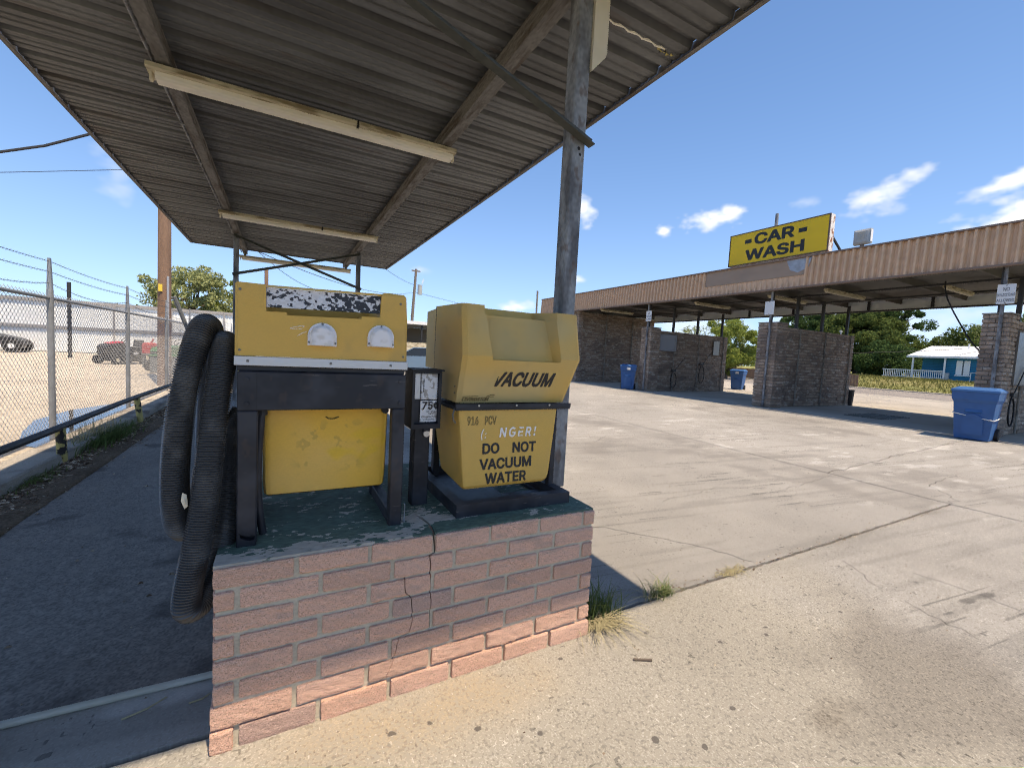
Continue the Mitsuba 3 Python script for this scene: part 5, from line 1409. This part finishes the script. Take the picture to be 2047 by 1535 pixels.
part(pr_, 'top_rail', bx(hx - .12, hx - .06, 18.28, 23.3, hz + .98, hz + 1.06), 'm_white_paint')
part(pr_, 'bottom_rail', bx(hx - .12, hx - .06, 18.28, 23.3, hz + .24, hz + .30), 'm_white_paint')
for y in np.arange(18.35, 23.3, .16):
    part(pr_, 'picket', bx(hx - .10, hx - .07, y, y + .06, hz + .301, hz + .979), 'm_white_paint')

gr = np.random.default_rng(5)
n = 16000
gxx = gr.uniform(47.8, 60, n); gyy = gr.uniform(-5, 46, n)
zz = terrain(gxx, gyy)
hh = gr.uniform(.10, .30, n) * (.5 + meshkit.fbm(np.stack([gxx * .5, gyy * .5, gxx * 0], -1), 3)); ang = gr.uniform(0, 6.28, n); w = gr.uniform(.03, .07, n)
P0 = np.stack([gxx - w * np.cos(ang), gyy - w * np.sin(ang), zz - .02], -1); P1 = np.stack([gxx + w * np.cos(ang), gyy + w * np.sin(ang), zz - .02], -1); P2 = np.stack([gxx + gr.normal(0, .08, n), gyy + gr.normal(0, .08, n), zz + hh], -1)
single('grass_bank', (np.stack([P0, P1, P2], 1).reshape(-1, 3), np.arange(3 * n).reshape(-1, 3)), 'm_grass_field', 'sunlit dry green grass on the bank below the blue house', 'grass', kind='stuff')


def tree(name, lab, x, y, z0, h, R, leaf, seed, n=16000, ls=.16, trunk_h=.3, clumps=60, open_=.25, cat_='tree', trunk=.22, squash=1.0, group=None):
    """tapered trunk, limbs that reach every clump, and leaf quads gathered in clumps"""
    k = thing(name, lab, cat_, group)
    g = np.random.default_rng(seed)
    base = V(x, y, z0)
    cz = z0 + h * (trunk_h + (1 - trunk_h) * .5)
    rz = h * (1 - trunk_h) * .5 * squash
    C = []
    while len(C) < clumps:
        v = g.normal(0, 1, 3); v /= np.linalg.norm(v)
        rr = g.uniform(.35, 1) ** .6 * (1 + .22 * (meshkit.noise(v * 2 + seed) - .5) * 2)
        p = V(x, y, cz) + v * rr * V(R, R, rz)
        if p[2] > z0 + h * trunk_h * .75: C.append(p)
    C = np.array(C)
    tops = base + V(g.normal(0, .05) * h, g.normal(0, .05) * h, h * (trunk_h + .25))
    T_ = [tube([base + V(0, 0, -.2), base + (tops - base) * .5 + V(g.normal(0, .1), g.normal(0, .1), 0), tops], [trunk, trunk * .75, trunk * .35], 9)]
    for c in C[::2]:
        t = g.uniform(.45, 1)
        s_ = base + (tops - base) * t
        mid = (s_ + c) / 2 + V(g.normal(0, .05) * R, g.normal(0, .05) * R, -.06 * R)
        T_.append(tube([s_, mid, c], [trunk * .28, trunk * .16, trunk * .05], 5, False))
    part(k, 'trunk', cat(*T_), 'm_bark', smooth=40)
    which = g.integers(0, len(C), n)
    cr = R * open_ * g.uniform(.6, 1.35, len(C))
    d = g.normal(0, 1, (n, 3)); d /= np.linalg.norm(d, axis=1, keepdims=True)
    P = C[which] + d * (cr[which] * g.uniform(.25, 1, n) ** .5)[:, None] * V(1, 1, .72)
    u = g.normal(0, 1, (n, 3)) + d * .2; u /= np.linalg.norm(u, axis=1, keepdims=True)
    nn = g.normal(0, 1, (n, 3)) + V(0, 0, .8)
    w_ = np.cross(nn, u); w_ /= np.linalg.norm(w_, axis=1, keepdims=True)
    s1 = (ls * g.uniform(.6, 1.3, n))[:, None]
    q_ = np.stack([P - u * s1, P + w_ * s1 * .5, P + u * s1, P - w_ * s1 * .5], 1).reshape(-1, 3)
    part(k, 'crown', (q_, np.arange(4 * n).reshape(-1, 4)), leaf)
    return k


tree('oak_tree', 'large dense green oak behind the porch of the blue house', 78, 33.6, .9, 10.6, 5.6, 'm_leaf_oak', 1, 42000, .20, .10, 110, .20, trunk=.5)
tree('oak_tree', 'dark green tree left of the large oak, behind the wash bay posts', 80, 42.5, .9, 11.0, 4.8, 'm_leaf_dark', 2, 24000, .21, .2, 80, .22, trunk=.45)
tree('tall_tree', 'tall dark tree whose ragged top overhangs the large oak on its right', 84, 33.5, .9, 14.0, 5.4, 'm_leaf_dark', 3, 12000, .22, .34, 46, .20, trunk=.5)
tree('bush', 'low dark bushes behind the ramp of the blue house', 72, 27.5, .9, 4.4, 3.4, 'm_leaf_dark', 4, 14000, .17, .02, 60, .28, 'bush', .1)
tree('bush', 'dark undergrowth in the shade left of the ramp, beside the grey shed', 74, 39.0, .7, 4.6, 4.2, 'm_leaf_dark', 14, 14000, .18, .02, 60, .28, 'bush', .1)
tree('green_tree', 'mid green trees in a low row behind the white roof', 92, 27, .9, 7.6, 6.0, 'm_leaf_oak', 5, 15000, .22, .04, 60, .24, trunk=.3)
tree('hazy_tree', 'greyish green tree behind the right end of the white roof', 100, 22.5, .9, 9.6, 6.0, 'm_leaf_olive', 6, 15000, .25, .10, 60, .22, trunk=.3)
tree('hazy_tree', 'olive tree showing above the nearest brick pier at the right edge', 62, 8.5, .9, 10.2, 5.0, 'm_leaf_olive', 7, 14000, .2, .2, 60, .22, trunk=.35)
tree('pale_tree', 'sunlit yellow green tree seen between the far and middle bay walls', 42, 29.8, 0, 6.7, 3.0, 'm_leaf_light', 8, 24000, .12, .03, 80, .24, trunk=.2)
tree('pale_tree', 'thin wispy tree with open branches behind the far bay wall', 48, 38.0, 0, 8.0, 3.2, 'm_leaf_olive', 9, 3600, .11, .3, 44, .22, trunk=.14)
tree('pale_tree', 'low yellow green bush showing over the middle bay wall', 56, 31.5, .4, 5.4, 3.0, 'm_leaf_light', 10, 9000, .14, .1, 40, .26, trunk=.2)
tree('yard_tree', 'rounded olive green tree behind the metal fence beside the wooden pole', -7.6, 50, 0, 8.0, 3.7, 'm_leaf_olive', 11, 13000, .14, .28, 70, .19, trunk=.22)
tree('yard_tree', 'lower yellow green tree right of the rounded tree behind the metal fence', -4.2, 52, 0, 7.0, 2.6, 'm_leaf_light', 12, 8000, .14, .2, 40, .22, trunk=.2)
tree('bush', 'small bright green bush just left of the left vacuum station', -.9, 14.4, 0, 1.95, .42, 'm_leaf_light', 13, 3200, .05, .1, 30, .30, 'bush', .03)
gt = np.random.default_rng(77)
nt = 26000
an = gt.uniform(0, 2 * np.pi, nt); rd_ = gt.uniform(135, 190, nt)
hmax = 3.5 + 6.5 * meshkit.fbm(np.stack([np.cos(an) * 9, np.sin(an) * 9, an * 0], -1), 4, 5)
tz = .8 + hmax * gt.uniform(0, 1, nt) ** .8
pt = np.stack([rd_ * np.sin(an), rd_ * np.cos(an), tz], -1)
ua = gt.normal(0, 1, (nt, 3)); ua /= np.linalg.norm(ua, axis=1, keepdims=True)
wa = np.cross(ua, gt.normal(0, 1, (nt, 3))); wa /= np.linalg.norm(wa, axis=1, keepdims=True)
sa = gt.uniform(.5, 1.2, nt)[:, None]
single('far_wood', (np.stack([pt - ua * sa, pt + wa * sa * .6, pt + ua * sa, pt - wa * sa * .6], 1).reshape(-1, 3), np.arange(4 * nt).reshape(-1, 4)), 'm_leaf_oak', 'far line of trees on the horizon around the lots', 'trees', kind='stuff')
wf = thing('wood_fence', 'low brown board fence across the street behind the far bay', 'fence')
for i in range(70):
    part(wf, 'board', bx(47.9, 47.93, 20.4 + .25 * i, 20.63 + .25 * i, .02, 1.15 + .02 * (i % 3)), 'm_pole_wood')
sf = thing('street_pole', 'slim pale pole with a cable beside the large oak', 'pole')
part(sf, 'shaft', rod((55, 25.6, .7), (55, 25.55, 6.0), .06, 8), 'm_conduit')
part(sf, 'cap', bx(54.7, 55.3, 25.5, 25.6, 5.8, 5.9), 'm_conduit')
sag_wire('overhead_wire', 'pale cable stretched from the slim pole to the roof of the blue house', (55, 27, 3.4), (62, 17.6, 4.4), .1, .03)
single('grey_shed', bx(67, 73, 33.5, 41, .5, 2.5), 'm_porch', 'low grey shed in the shade under the oak', 'shed')
sag_wire('overhead_wire', 'dark slanted cable in front of the white roof', (59.5, 12.5, 5.1), (59.9, 17.5, 3.6), .02, .02)
